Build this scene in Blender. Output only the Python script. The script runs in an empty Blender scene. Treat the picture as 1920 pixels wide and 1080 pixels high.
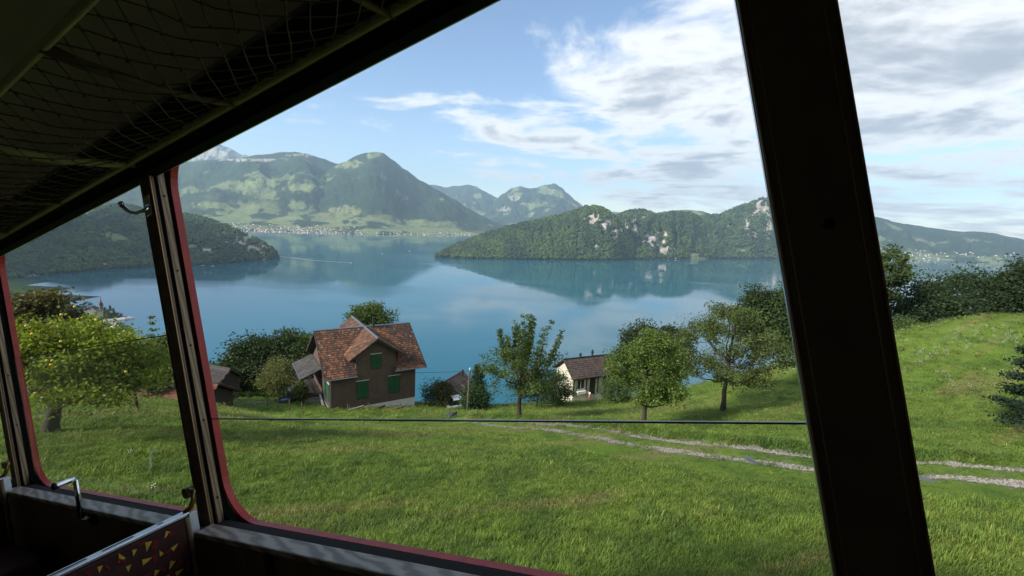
import bpy, math, random
import numpy as np
from mathutils import Matrix, Vector

sc = bpy.context.scene
COL = sc.collection
rng = np.random.default_rng(7)
random.seed(7)

# ------------------------------------------------------------------ camera
FPX = 850.0                                   # focal length in pixels of the 1920 px wide photo
ROLL, PITCH = math.atan(.05), math.atan(132 / FPX)
CF = np.array([0, math.cos(PITCH), -math.sin(PITCH)])
_u0 = np.array([0, math.sin(PITCH), math.cos(PITCH)])
_r0 = np.array([1.0, 0, 0])
CR = math.cos(ROLL) * _r0 + math.sin(ROLL) * _u0
CU = -math.sin(ROLL) * _r0 + math.cos(ROLL) * _u0
cam = bpy.data.cameras.new('camera')
cam.sensor_width = 36.0
cam.lens = FPX / 1920 * 36
cam.clip_start = 0.02
cam.clip_end = 60000
camo = bpy.data.objects.new('camera', cam)
COL.objects.link(camo)
m = Matrix.Identity(4)
for i in range(3):
    m[i][0], m[i][1], m[i][2] = CR[i], CU[i], -CF[i]
camo.matrix_world = m
sc.camera = camo

# ------------------------------------------------------------------ light
SUN_EL, SUN_AZ = math.radians(32), math.radians(-121)   # azimuth clockwise from +Y
sd = np.array([math.sin(SUN_AZ) * math.cos(SUN_EL), math.cos(SUN_AZ) * math.cos(SUN_EL), math.sin(SUN_EL)])
sl = bpy.data.lights.new('sun', 'SUN')
sl.energy = 4.8
sl.angle = math.radians(10)
sl.color = (1, .93, .82)
so = bpy.data.objects.new('sun', sl)
COL.objects.link(so)
so.rotation_euler = Vector(-sd).to_track_quat('-Z', 'Y').to_euler()
so.location = (0, 0, 2000)

world = bpy.data.worlds.new('World')
sc.world = world
world.use_nodes = True
SKY_STRENGTH = 0.118
HAZE_DENSITY = 5.6e-5
sc.view_settings.view_transform = 'Standard'
sc.view_settings.look = 'None'
sc.view_settings.gamma = 1
sc.view_settings.use_curve_mapping = False
sc.view_settings.exposure = 0.8
cy = sc.cycles
cy.max_bounces = 8
cy.diffuse_bounces = 4
cy.glossy_bounces = 3
cy.transparent_max_bounces = 12
cy.transmission_bounces = 4
cy.volume_bounces = 0
cy.use_denoising = True
cy.sample_clamp_indirect = 4.0
cy.use_adaptive_sampling = True
cy.adaptive_threshold = 0.012


# ------------------------------------------------------------------ node helper
class NT:
    def __init__(s, tree):
        s.t = tree
        tree.nodes.clear()

    def n(s, typ, **kw):
        nd = s.t.nodes.new(typ)
        for k, v in kw.items():
            if k == 'ins':
                for a, b in v.items():
                    if hasattr(b, 'is_linked') or isinstance(b, bpy.types.NodeSocket):
                        s.t.links.new(b, nd.inputs[a])
                    else:
                        nd.inputs[a].default_value = b
            else:
                setattr(nd, k, v)
        return nd

    def math(s, op, a, b=0.0, clamp=False):
        nd = s.n('ShaderNodeMath', operation=op, use_clamp=clamp)
        for i, v in enumerate((a, b)):
            if isinstance(v, bpy.types.NodeSocket):
                s.t.links.new(v, nd.inputs[i])
            else:
                nd.inputs[i].default_value = v
        return nd.outputs[0]

    def mix(s, f, a, b):
        nd = s.n('ShaderNodeMix', data_type='RGBA')
        for i, v in ((0, f), (6, a), (7, b)):
            if isinstance(v, bpy.types.NodeSocket):
                s.t.links.new(v, nd.inputs[i])
            else:
                nd.inputs[i].default_value = v if i == 0 else (*v[:3], 1)
        return nd.outputs[2]

    def ramp(s, f, a, b):                      # smoothstep
        nd = s.n('ShaderNodeMapRange', interpolation_type='SMOOTHSTEP')
        s.t.links.new(f, nd.inputs[0])
        nd.inputs[1].default_value = a
        nd.inputs[2].default_value = b
        return nd.outputs[0]

    def noise(s, vec, scale, detail=5, rough=.55, dist=0.0):
        nd = s.n('ShaderNodeTexNoise')
        if vec is not None:
            s.t.links.new(vec, nd.inputs['Vector'])
        nd.inputs['Scale'].default_value = scale
        nd.inputs['Detail'].default_value = detail
        nd.inputs['Roughness'].default_value = rough
        nd.inputs['Distortion'].default_value = dist
        return nd.outputs[0]


# ------------------------------------------------------------------ sky with clouds
w = NT(world.node_tree)
sky = w.n('ShaderNodeTexSky', sky_type='NISHITA', sun_disc=False, sun_elevation=SUN_EL,
          sun_rotation=SUN_AZ, altitude=700, air_density=1.0, dust_density=.25, ozone_density=2.0)
tc = w.n('ShaderNodeTexCoord')
sep = w.n('ShaderNodeSeparateXYZ', ins={0: tc.outputs['Generated']})
dx, dy, dz = sep.outputs
zz = w.math('ADD', w.math('MAXIMUM', dz, 0.0), .10)
cx = w.math('DIVIDE', dx, zz)
cyy = w.math('DIVIDE', dy, zz)
cv = w.n('ShaderNodeCombineXYZ', ins={0: cx, 1: cyy, 2: 3.7}).outputs[0]
n1 = w.noise(cv, 1.25, 9, .58, .3)
n2 = w.noise(cv, .42, 4, .5)
n3 = w.noise(w.n('ShaderNodeVectorMath', operation='ADD', ins={0: cv, 1: (-.09, -.05, .03)}).outputs[0], 1.25, 7, .58, .3)
front = w.ramp(w.math('ADD', dx, w.math('MULTIPLY', n2, .6)), -.04, .66)          # cloud bank comes in from the right
low = w.ramp(dz, .02, .22)
cov = w.math('ADD', w.math('ADD', w.math('ADD', w.math('MULTIPLY', n1, 1.75), -.385), w.math('MULTIPLY', front, .36)), w.math('MULTIPLY', w.math('SUBTRACT', low, 1.0), w.math('SUBTRACT', .36, w.math('MULTIPLY', front, .27))))
mask = w.ramp(cov, .58, .84)
shade = w.math('SUBTRACT', cov, w.math('MULTIPLY', n3, .0))
thick = w.ramp(cov, .80, 1.22)
und = w.ramp(w.math('SUBTRACT', n1, n3), -.09, .13)
c1 = w.mix(thick, (6.1, 6.1, 6.05), (2.4, 2.6, 2.85))
c2 = w.mix(w.math('MULTIPLY', und, w.ramp(cov, .74, 1.1)), c1, (2.6, 2.8, 3.1))
skyc = w.mix(w.math('MULTIPLY', mask, .93), sky.outputs[0], c2)
bg = w.n('ShaderNodeBackground', ins={'Color': skyc, 'Strength': SKY_STRENGTH})
w.n('ShaderNodeOutputWorld', ins={'Surface': bg.outputs[0]})


# ------------------------------------------------------------------ geometry helpers
def ray(px, py):
    px = np.asarray(px, float)[..., None]
    py = np.asarray(py, float)[..., None]
    return (px - 960) / FPX * CR + (540 - py) / FPX * CU + CF


def P(px, py, y):
    d = ray(px, py)
    return d * (np.asarray(y, float) / d[..., 1])[..., None]


def proj(p):
    p = np.asarray(p, float)
    c = p @ CF
    return 960 + FPX * (p @ CR) / c, 540 - FPX * (p @ CU) / c


LAKE = -270.0


def on_lake(px, py, z=LAKE):
    d = ray(px, py)
    return d * (z / d[..., 2])[..., None]


def _h(ix, iy, iz, s):
    n = (ix * 374761393 + iy * 668265263 + iz * 2147483647 + s * 974634777) & 0xffffffff
    n = ((n ^ (n >> 13)) * 1274126177) & 0xffffffff
    return ((n ^ (n >> 16)) & 0xffff) / 65535.0


def vn(x, y, z=0.0, s=0):
    x, y, z = np.broadcast_arrays(np.asarray(x, float), np.asarray(y, float), np.asarray(z, float))
    xi, yi, zi = np.floor(x).astype(np.int64), np.floor(y).astype(np.int64), np.floor(z).astype(np.int64)
    u, v, t = x - xi, y - yi, z - zi
    u, v, t = [a * a * (3 - 2 * a) for a in (u, v, t)]
    r = 0
    for a in (0, 1):
        for b in (0, 1):
            for c in (0, 1):
                r = r + _h(xi + a, yi + b, zi + c, s) * (u if a else 1 - u) * (v if b else 1 - v) * (t if c else 1 - t)
    return r


def fbm(x, y, z=0.0, o=5, s=0, g=.5):
    r, a, f, tot = 0, 1.0, 1.0, 0
    for i in range(o):
        r = r + a * vn(np.asarray(x) * f, np.asarray(y) * f, np.asarray(z) * f, s + i * 17)
        tot += a
        a *= g
        f *= 2.03
    return r / tot


def sstep(x, a, b):
    t = np.clip((np.asarray(x, float) - a) / (b - a), 0, 1)
    return t * t * (3 - 2 * t)


def mesh_np(name, V, F, mat, col=None, smooth=False, parent=None, loc=None, base=None):
    V = np.asarray(V, float).reshape(-1, 3)
    off = np.zeros(3) if base is None else np.asarray(base, float)
    me = bpy.data.meshes.new(name)
    if isinstance(F, np.ndarray):
        k = F.shape[1]
        me.vertices.add(len(V))
        me.vertices.foreach_set('co', (V - off).astype(np.float32).ravel())
        me.loops.add(F.size)
        me.loops.foreach_set('vertex_index', F.astype(np.int32).ravel())
        me.polygons.add(len(F))
        me.polygons.foreach_set('loop_start', (np.arange(len(F)) * k).astype(np.int32))
        me.polygons.foreach_set('loop_total', np.full(len(F), k, np.int32))
        me.update(calc_edges=True)
    else:
        me.from_pydata((V - off).tolist(), [], F)
    if col is not None:
        a = me.color_attributes.new('Col', 'FLOAT_COLOR', 'POINT')
        c = np.ones((len(V), 4), np.float32)
        c[:, :3] = col
        a.data.foreach_set('color', c.ravel())
    if mat:
        me.materials.append(mat)
    if smooth:
        me.polygons.foreach_set('use_smooth', np.ones(len(me.polygons), bool))
    o = bpy.data.objects.new(name, me)
    COL.objects.link(o)
    if parent is not None:
        o.parent = parent
    return o


class MB:
    """collects shapes into one mesh"""

    def __init__(s):
        s.v, s.f, s.c = [], [], []
        s.n = 0

    def add(s, V, F, col=None):
        V = np.asarray(V, float).reshape(-1, 3)
        s.v.append(V)
        s.f += [[i + s.n for i in f] for f in F]
        s.c.append(np.tile(np.asarray(col if col is not None else (1, 1, 1), float), (len(V), 1)))
        s.n += len(V)
        return s

    def frame_box(s, o, a, b, c, col=None):
        """box from corner o spanned by vectors a,b,c"""
        o, a, b, c = [np.asarray(q, float) for q in (o, a, b, c)]
        V = [o, o + a, o + a + b, o + b, o + c, o + a + c, o + a + b + c, o + b + c]
        return s.add(V, [[0, 3, 2, 1], [4, 5, 6, 7], [0, 1, 5, 4], [1, 2, 6, 5], [2, 3, 7, 6], [3, 0, 4, 7]], col)

    def box(s, lo, hi, col=None):
        lo, hi = np.asarray(lo, float), np.asarray(hi, float)
        d = hi - lo
        return s.frame_box(lo, (d[0], 0, 0), (0, d[1], 0), (0, 0, d[2]), col)

    def tube(s, pts, rad, sides=6, caps=True, col=None):
        pts = np.asarray(pts, float)
        rad = np.broadcast_to(np.asarray(rad, float), (len(pts),))
        V = []
        t = np.gradient(pts, axis=0)
        t /= np.linalg.norm(t, axis=1)[:, None] + 1e-9
        ref = np.array([0, 0, 1.0]) if abs(t[0][2]) < .9 else np.array([1.0, 0, 0])
        for i in range(len(pts)):
            a = np.cross(t[i], ref)
            a /= np.linalg.norm(a) + 1e-9
            b = np.cross(t[i], a)
            ref = -np.cross(t[i], a) * -1 if False else ref
            for k in range(sides):
                an = 2 * math.pi * k / sides
                V.append(pts[i] + rad[i] * (math.cos(an) * a + math.sin(an) * b))
        F = []
        for i in range(len(pts) - 1):
            for k in range(sides):
                k2 = (k + 1) % sides
                F.append([i * sides + k, i * sides + k2, (i + 1) * sides + k2, (i + 1) * sides + k])
        if caps:
            F.append(list(range(sides))[::-1])
            F.append([(len(pts) - 1) * sides + k for k in range(sides)])
        return s.add(V, F, col)

    def prism(s, poly, d, col=None):
        """polygon (3-D points) swept by vector d"""
        poly = np.asarray(poly, float)
        k = len(poly)
        V = np.vstack([poly, poly + np.asarray(d, float)])
        F = [list(range(k)), [k + i for i in range(k)][::-1]] + [[i, k + i, k + (i + 1) % k, (i + 1) % k] for i in range(k)]
        return s.add(V, F, col)

    def blob(s, c, r, seg=8, rings=6, col=None, jit=0):
        c = np.asarray(c, float)
        r = np.broadcast_to(np.asarray(r, float), (3,))
        V, F = [], []
        for i in range(rings + 1):
            th = math.pi * i / rings
            for k in range(seg):
                ph = 2 * math.pi * k / seg
                q = 1 + jit * (random.random() - .5)
                V.append(c + r * q * np.array([math.sin(th) * math.cos(ph), math.sin(th) * math.sin(ph), math.cos(th)]))
        for i in range(rings):
            for k in range(seg):
                k2 = (k + 1) % seg
                F.append([i * seg + k, (i + 1) * seg + k, (i + 1) * seg + k2, i * seg + k2])
        return s.add(V, F, col)

    def build(s, name, mat, parent=None, base=(0, 0, 0), smooth=False, usecol=False, bevel=0):
        V = np.vstack(s.v)
        o = mesh_np(name, V, s.f, mat, np.vstack(s.c) if usecol else None, smooth, parent, base=base)
        if bevel:
            bm = o.modifiers.new('bevel', 'BEVEL')
            bm.width = bevel
            bm.segments = 2
            bm.limit_method = 'ANGLE'
        return o


def tag(o, label=None, cat=None, group=None, kind=None):
    if label:
        o['label'] = label
    if cat:
        o['category'] = cat
    if group:
        o['group'] = group
    if kind:
        o['kind'] = kind
    return o


def thing(name, label, cat, loc=(0, 0, 0), group=None, rot=None):
    o = bpy.data.objects.new(name, None)
    COL.objects.link(o)
    o.location = loc
    o.empty_display_size = .1
    if rot is not None:
        o.rotation_euler = rot
    return tag(o, label, cat, group)


def copy_thing(o, parent=None, share=True):
    c = o.copy()
    COL.objects.link(c)
    c.parent = parent
    for ch in list(o.children):
        copy_thing(ch, c)
    return c


# ------------------------------------------------------------------ materials
MATS = {}


def pmat(name, col, rough=.7, metal=0.0, var=.0, scale=8.0, bump=0.0, bscale=None, attr=False, spec=.5, var2=None, coords='Object', stretch=None):
    mt = bpy.data.materials.new(name)
    mt.use_nodes = True
    t = NT(mt.node_tree)
    tc = t.n('ShaderNodeTexCoord')
    vec = tc.outputs[coords]
    if stretch:
        vec = t.n('ShaderNodeMapping', ins={'Vector': vec, 'Scale': stretch}).outputs[0]
    if attr:
        base = t.n('ShaderNodeAttribute', attribute_name='Col').outputs['Color']
        if col is not None:
            base = t.n('ShaderNodeMix', data_type='RGBA', blend_type='MULTIPLY', ins={0: 1.0, 6: base, 7: (*col, 1)}).outputs[2]
    else:
        rgb = t.n('ShaderNodeRGB')
        rgb.outputs[0].default_value = (*col, 1)
        base = rgb.outputs[0]
    if var:
        nz = t.noise(vec, scale, 6, .6)
        f = t.ramp(nz, .3, .7)
        dark = t.n('ShaderNodeMix', data_type='RGBA', blend_type='MULTIPLY', ins={0: 1.0, 6: base, 7: (1 - var, 1 - var, 1 - var, 1)}).outputs[2]
        lite = var2 if var2 else base
        base = t.mix(f, dark, lite if not isinstance(lite, tuple) else lite)
    bs = t.n('ShaderNodeBsdfPrincipled', ins={'Base Color': base, 'Roughness': rough, 'Metallic': metal, 'Specular IOR Level': spec})
    if bump:
        nz = t.noise(vec, bscale or scale * 3, 5, .6)
        b = t.n('ShaderNodeBump', ins={'Strength': bump, 'Distance': .02, 'Height': nz})
        t.t.links.new(b.outputs[0], bs.inputs['Normal'])
    t.n('ShaderNodeOutputMaterial', ins={'Surface': bs.outputs[0]})
    MATS[name] = mt
    return mt


def leafmat(name, tr=.35, inst=False):
    mt = bpy.data.materials.new(name)
    mt.use_nodes = True
    t = NT(mt.node_tree)
    base = t.n('ShaderNodeAttribute', attribute_name='Col').outputs['Color']
    if inst:
        a = t.n('ShaderNodeAttribute', attribute_type='INSTANCER', attribute_name='tint').outputs['Color']
        base = t.n('ShaderNodeMix', data_type='RGBA', blend_type='MULTIPLY', ins={0: 1.0, 6: base, 7: a}).outputs[2]
    d = t.n('ShaderNodeBsdfPrincipled', ins={'Base Color': base, 'Roughness': .6, 'Specular IOR Level': .3})
    tr_c = t.n('ShaderNodeMix', data_type='RGBA', blend_type='MULTIPLY', ins={0: 1.0, 6: base, 7: (1.5, 1.4, .5, 1)}).outputs[2]
    tb = t.n('ShaderNodeBsdfTranslucent', ins={'Color': tr_c})
    mx = t.n('ShaderNodeMixShader', ins={0: tr, 1: d.outputs[0], 2: tb.outputs[0]})
    t.n('ShaderNodeOutputMaterial', ins={'Surface': mx.outputs[0]})
    return mt


M_LEAF = leafmat('leaf')
M_GRASS = leafmat('grass_blade', .3, True)
M_FOREST = leafmat('forest_leaf', .0, True)
M_BARK = pmat('bark', (.05, .038, .028), .9, var=.5, scale=9, bump=.6, bscale=30)
M_WHITE = pmat('white_paint', (.75, .74, .70), .6, var=.12, scale=3)

# ------------------------------------------------------------------ lake and hills far away
def far_mat(name):
    mt = bpy.data.materials.new(name)
    mt.use_nodes = True
    t = NT(mt.node_tree)
    g = t.n('ShaderNodeNewGeometry')
    base = t.n('ShaderNodeAttribute', attribute_name='Col').outputs['Color']
    nz = t.noise(g.outputs['Position'], .035, 5, .65)
    nb = t.noise(g.outputs['Position'], .008, 4, .6)
    f = t.math('ADD', t.math('MULTIPLY', t.math('SUBTRACT', nz, .22), 2.0), t.math('MULTIPLY', nb, .9))
    m2 = t.n('ShaderNodeMix', data_type='RGBA', blend_type='MULTIPLY', ins={0: 1.0, 6: base})
    cc = t.n('ShaderNodeCombineXYZ', ins={0: f, 1: f, 2: f})
    t.t.links.new(cc.outputs[0], m2.inputs[7])
    bs = t.n('ShaderNodeBsdfPrincipled', ins={'Base Color': m2.outputs[2], 'Roughness': .95, 'Specular IOR Level': .1})
    b = t.n('ShaderNodeBump', ins={'Strength': .8, 'Distance': 14.0, 'Height': nz})
    t.t.links.new(b.outputs[0], bs.inputs['Normal'])
    t.n('ShaderNodeOutputMaterial', ins={'Surface': bs.outputs[0]})
    return mt


M_FAR = far_mat('hillside')
FORC, FIELDC, ROCKC, DRYC = np.array([.026, .048, .026]), np.array([.112, .155, .068]), np.array([.40, .36, .30]), np.array([.20, .21, .09])


def interp(tab, x):
    tab = np.array(tab, float)
    # smooth (Catmull-like) interpolation through cubic hermite
    xs, ys = tab[:, 0], tab[:, 1]
    mt = np.gradient(ys, xs)
    i = np.clip(np.searchsorted(xs, x) - 1, 0, len(xs) - 2)
    h = xs[i + 1] - xs[i]
    t = np.clip((x - xs[i]) / h, 0, 1)
    return ((2 * t**3 - 3 * t**2 + 1) * ys[i] + (t**3 - 2 * t**2 + t) * h * mt[i] * .6 + (-2 * t**3 + 3 * t**2) * ys[i + 1] + (t**3 - t**2) * h * mt[i + 1] * .6)


def hill(name, top, foot, depth, dx=1.5, rows=90, shape=1.0, amp=30, lam=260, gully=.8, flat=0.0, flath=.1,
         field=.0, stamps=(), ribs=(), sil=1.2, seed=1, back=9, dist=None, rockslope=9., fieldband=None, label=None):
    """a hill: foot line on the lake (or at a given distance), crest line `depth` metres further out, back slope beyond"""
    px = np.arange(top[0][0], top[-1][0] + dx, dx)
    pt = interp(top, px) + sil * (fbm(px / 7.0, px * 0 + seed, 0, 4, seed) - .5)
    pf = interp(foot, px)
    A = on_lake(px, pf, LAKE - 1.5) if dist is None else P(px, pf, np.full(len(px), dist, float))
    yA = A[:, 1]
    dep = interp(depth, px) if isinstance(depth, (list, tuple)) else np.full(len(px), float(depth))
    Bp = P(px, np.minimum(pt, pf - .5), yA + dep * sstep(pf - pt, 0, 25) ** .5 + 4)
    t = np.linspace(0, 1, rows)[None, :, None]
    if flat:
        hf = np.where(t < flat, flath * (t / flat) ** 1.3, flath + (1 - flath) * np.clip((t - flat) / (1 - flat), 0, 1) ** shape)
    else:
        hf = t ** shape
    XY = A[:, None, :2] * (1 - t) + Bp[:, None, :2] * t
    Z = A[:, None, 2:] * (1 - hf) + Bp[:, None, 2:] * hf
    V = np.concatenate([XY, Z], 2)
    tq = np.clip(t[..., 0], 0, 1)
    wgt = np.sin(np.pi * tq) ** .8 * (1 - .55 * tq ** 2)
    x, y = V[..., 0], V[..., 1]
    rid = 1 - np.abs(2 * fbm(x / lam, y / lam, 0, 5, seed + 5) - 1) * 2
    nn = fbm(x / lam / 2, y / lam / 2, 0, 6, seed + 9) - .5
    relief = (rid * .6 + nn * 1.2)
    hh = np.clip((Bp[:, 2] - A[:, 2]) / 300, .05, 2)[:, None]
    steep = 1.0 if flat == 0 else .12 + .88 * sstep(t[..., 0], flat * .8, flat + .25)
    V[..., 2] += amp * relief * wgt * hh * (steep if flat else 1.0) * 1.0
    gl_ = lam * .42
    ux = x[:, :1] / np.maximum(y[:, :1], 1) * float(np.mean(yA)) + 0 * x            # lateral coordinate: gullies run down the slope
    gul = np.abs(2 * fbm(ux / gl_ + 1.1 * fbm(x / lam, y / lam, 0, 3, seed + 61), y / (lam * 3.2), 0, 4, seed + 60) - 1) * 2
    V[..., 2] += gully * amp * (gul - .6) * (.35 + 1.3 * fbm(x / lam / 1.3, y / lam / 1.3, 0, 3, seed + 66)) * wgt * hh * (steep if flat else 1.0)
    for (rc, rw, rh) in ribs:
        V[..., 2] += rh * np.exp(-((px[:, None] + (t[..., 0] - .8) * 10 - rc) / (rw * (1.5 - .8 * t[..., 0]))) ** 2) * wgt * (steep if flat else 1.0)
    small = (fbm(x / 22, y / 22, 0, 4, seed + 3) - .5) * 2
    V[..., 2] += small * min(amp * .16, 7) * wgt ** .3 * (steep if flat else 1)
    V[..., 2] = np.maximum(V[..., 2], A[:, None, 2])
    # back slope
    bt = np.linspace(0, 1, back + 1)[1:][None, :, None]
    out = Bp[:, None, :2] * (1 + bt * (dep[:, None, None] * 1.2 / np.linalg.norm(Bp[:, :2], axis=1)[:, None, None]))
    zb = Bp[:, None, 2:] * (1 - bt ** 1.2) + (LAKE - 2) * bt ** 1.2
    V = np.concatenate([V, np.concatenate([out, zb], 2)], 1)
    n, r = V.shape[:2]
    idx = np.arange(n * r).reshape(n, r)
    F = np.stack([idx[:-1, :-1], idx[1:, :-1], idx[1:, 1:], idx[:-1, 1:]], -1).reshape(-1, 4)
    qx, qy = proj(V.reshape(-1, 3))
    qx, qy = qx.reshape(n, r), qy.reshape(n, r)
    x, y, z = V[..., 0], V[..., 1], V[..., 2]
    # slope
    gx = np.gradient(V, axis=0)
    gy = np.gradient(V, axis=1)
    nr = np.cross(gx, gy)
    nz = np.abs(nr[..., 2]) / (np.linalg.norm(nr, axis=-1) + 1e-9)
    fm = fbm(x / 420, y / 420, z / 260, 5, seed + 21)
    fieldm = sstep(fm + field, .58, .62)
    if fieldband is not None:
        a, b = fieldband
        tt = np.concatenate([t[0, :, 0], np.ones(back)])[None, :] + (fbm(x / 500, y / 500, 0, 4, seed + 2) - .5) * .25
        fieldm = np.maximum(fieldm * .8, (1 - sstep(tt, a, b)) * sstep(fbm(x / 190, y / 190, 0, 4, seed + 31), .40, .43))
    rockm = sstep((1 - nz) * 1.0 + (fbm(x / 60, y / 60, z / 40, 4, seed + 41) - .5) * .5, rockslope, rockslope + .08)
    for (sx, sy, rx, ry, kind, wt) in stamps:
        q = ((qx - sx) / rx) ** 2 + ((qy - sy) / ry) ** 2 + (fbm(qx / 9.0, qy / 7.0, seed * 1.0, 5, 77) - .5) * 3.2 + (fbm(qx / 2.5, qy / 1.6, seed * 1.0, 3, 78) - .5) * 1.6
        mk = (1 - sstep(q, .6, 1.0)) * wt
        if kind == 'rock':
            rockm = np.maximum(rockm, mk * sstep(fbm(qx / 4.0, qy / 7.0, 0, 3, 5), .30, .42))
        elif kind == 'field':
            fieldm = np.maximum(fieldm, mk)
        elif kind == 'forest':
            fieldm = fieldm * (1 - mk)
            rockm = rockm * (1 - mk)
    jit = fbm(x / 240, y / 240, 0, 3, seed + 51)[..., None]
    fieldc = FIELDC * (1 - jit) * 1.25 + DRYC * jit * .9
    col = FORC * (.75 + .5 * jit)
    col = col * (1 - fieldm[..., None]) + fieldc * fieldm[..., None]
    col = col * (1 - rockm[..., None]) + ROCKC * (.7 + .6 * fbm(x / 30, y / 30, z / 15, 3, 9)[..., None]) * rockm[..., None]
    o = mesh_np(name, V, F, M_FAR, col.reshape(-1, 3), True)
    tag(o, kind='structure')
    return dict(V=V, F=F, field=fieldm, rock=rockm, qx=qx, qy=qy, n=n, r=r, rows=rows)


# far ridges
hill('far_mountain', [(770, 352), (800, 347), (815, 346), (832, 351), (850, 349), (866, 348), (878, 346), (890, 349), (905, 357), (920, 365), (935, 373), (970, 388), (1010, 400)],
     [(770, 412), (1010, 420)], 2500, dist=12500, amp=90, lam=1100, rows=60, seed=3, field=.05, rockslope=.62, sil=2.5)
hill('far_mountain', [(880, 412), (905, 396), (925, 378), (945, 362), (962, 352), (975, 349), (990, 353), (1005, 352), (1015, 348), (1030, 346), (1040, 344), (1050, 350), (1065, 363), (1080, 376), (1098, 388), (1140, 396), (1190, 402), (1240, 412)],
     [(880, 424), (1060, 428), (1240, 436)], 3200, dist=10800, amp=110, lam=1000, rows=80, seed=4, field=.02, rockslope=.6, sil=2,
     stamps=[(960, 371, 14, 5, 'rock', .8), (945, 393, 16, 5, 'rock', .7), (1047, 362, 10, 8, 'field', .8), (1010, 380, 12, 8, 'field', .6)])
hill('far_mountain', [(1120, 412), (1200, 402), (1245, 397), (1270, 394), (1290, 393), (1310, 395), (1340, 402), (1370, 396), (1420, 392), (1500, 402)],
     [(1120, 440), (1500, 452)], 1600, dist=6500, amp=40, lam=700, rows=40, seed=6, field=.12, rockslope=.9)
hill('far_mountain', [(-120, 330), (60, 305), (200, 294), (300, 288), (345, 279), (375, 269), (400, 267), (425, 276), (455, 290), (500, 300), (560, 320)],
     [(-120, 380), (560, 400)], 3000, dist=10200, amp=150, lam=900, rows=90, seed=8, field=.06, rockslope=.50, sil=3,
     stamps=[(400, 283, 26, 9, 'rock', .8), (370, 292, 20, 7, 'rock', .7), (415, 290, 20, 6, 'rock', .6)])
SHORE = [(-200, 425), (40, 424), (200, 427), (440, 433), (520, 435.5), (600, 437.5), (700, 440), (800, 441.5), (890, 442), (1000, 446), (1080, 449)]
Bm = hill('mountain', [(-200, 345), (-60, 338), (60, 330), (200, 316), (340, 304), (400, 300), (440, 297), (490, 290), (550, 285), (575, 288), (600, 296), (630, 306), (660, 312), (720, 330), (780, 360)],
          SHORE, 3400, rows=170, shape=1.05, amp=170, lam=900, seed=11, flat=.34, flath=.10, field=-.06, fieldband=(.33, .46), rockslope=.9, sil=2.5, gully=.22, ribs=((560, 40, 160), (470, 40, 140), (400, 30, 120), (520, 26, -120), (610, 30, -80)), dx=1.6,
          stamps=[(480, 345, 45, 9, 'field', 1), (570, 352, 36, 9, 'field', 1), (400, 385, 40, 6, 'field', 1), (360, 357, 22, 6, 'field', 1), (560, 385, 22, 9, 'field', 1), (640, 332, 36, 8, 'field', 1),
                  (470, 300, 60, 3, 'rock', .8), (560, 291, 30, 3, 'rock', .6), (440, 370, 40, 12, 'forest', 1), (360, 330, 60, 16, 'forest', 1), (520, 318, 80, 10, 'forest', 1), (380, 398, 45, 8, 'forest', 1), (500, 405, 26, 6, 'forest', 1)])
Cm = hill('mountain', [(470, 425), (520, 392), (560, 358), (600, 330), (625, 313), (645, 304), (670, 291), (685, 286.5), (697, 285), (716, 286), (735, 299), (760, 318), (790, 339), (820, 356), (850, 373), (880, 391), (905, 405), (930, 417), (960, 428), (1000, 436), (1040, 442), (1070, 446)],
          SHORE, [(470, 1500), (560, 2500), (700, 2900), (850, 2600), (960, 1700), (1070, 700)], rows=190, shape=1.0, amp=110, lam=800, seed=13, flat=.34, flath=.085, field=-.12, fieldband=(.30, .42), rockslope=.9, sil=1.5, dx=1.3, gully=.25, ribs=((697, 34, 190), (640, 26, 110), (770, 34, -60), (830, 30, 60), (590, 26, 70)),
          stamps=[(655, 308, 34, 8, 'field', 1), (700, 291, 17, 6, 'field', 1), (670, 334, 10, 6, 'rock', .6), (722, 347, 9, 6, 'rock', .9), (700, 355, 70, 40, 'forest', 1), (690, 318, 20, 14, 'forest', 1),
                  (645, 394, 30, 9, 'field', 1), (610, 412, 20, 8, 'field', 1), (710, 412, 60, 9, 'field', 1), (800, 418, 60, 8, 'field', 1), (567, 397, 10, 6, 'rock', .5), (655, 417, 16, 5, 'forest', 1), (700, 420, 22, 5, 'forest', 1), (770, 408, 40, 4, 'forest', 1), (580, 410, 14, 6, 'forest', 1), (820, 412, 20, 4, 'forest', 1)])
Hm = hill('far_shore_hill', [(1500, 388), (1560, 392), (1620, 402), (1650, 408), (1662, 411), (1675, 416), (1700, 420), (1760, 429), (1800, 434), (1830, 434), (1860, 437), (1900, 445), (1930, 451), (2000, 462), (2100, 478)],
          [(1500, 474), (1640, 481), (1700, 484), (1920, 497), (2100, 508)], 1900, rows=90, amp=70, lam=700, seed=15, shape=1.15, field=-.06, rockslope=.97, sil=1.3, fieldband=(.05, .25))
G3 = hill('wooded_hill', [(1270, 430), (1300, 410), (1330, 404), (1350, 403), (1370, 394), (1400, 383), (1425, 374), (1440, 370), (1455, 375), (1470, 384), (1490, 395), (1520, 410), (1560, 430), (1600, 452), (1640, 474), (1652, 484)],
          [(1270, 485), (1380, 485.5), (1470, 486), (1652, 488)], 900, rows=120, amp=75, lam=330, seed=17, rockslope=.90, sil=1.5, field=-.2, shape=.95,
          stamps=[(1430, 390, 26, 18, 'rock', .9), (1452, 405, 20, 14, 'rock', .9), (1460, 437, 28, 18, 'rock', 1), (1398, 420, 8, 10, 'rock', .8), (1415, 441, 10, 6, 'rock', .8), (1386, 469, 10, 3, 'field', 1), (1345, 402, 8, 2, 'field', .8)])
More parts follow.
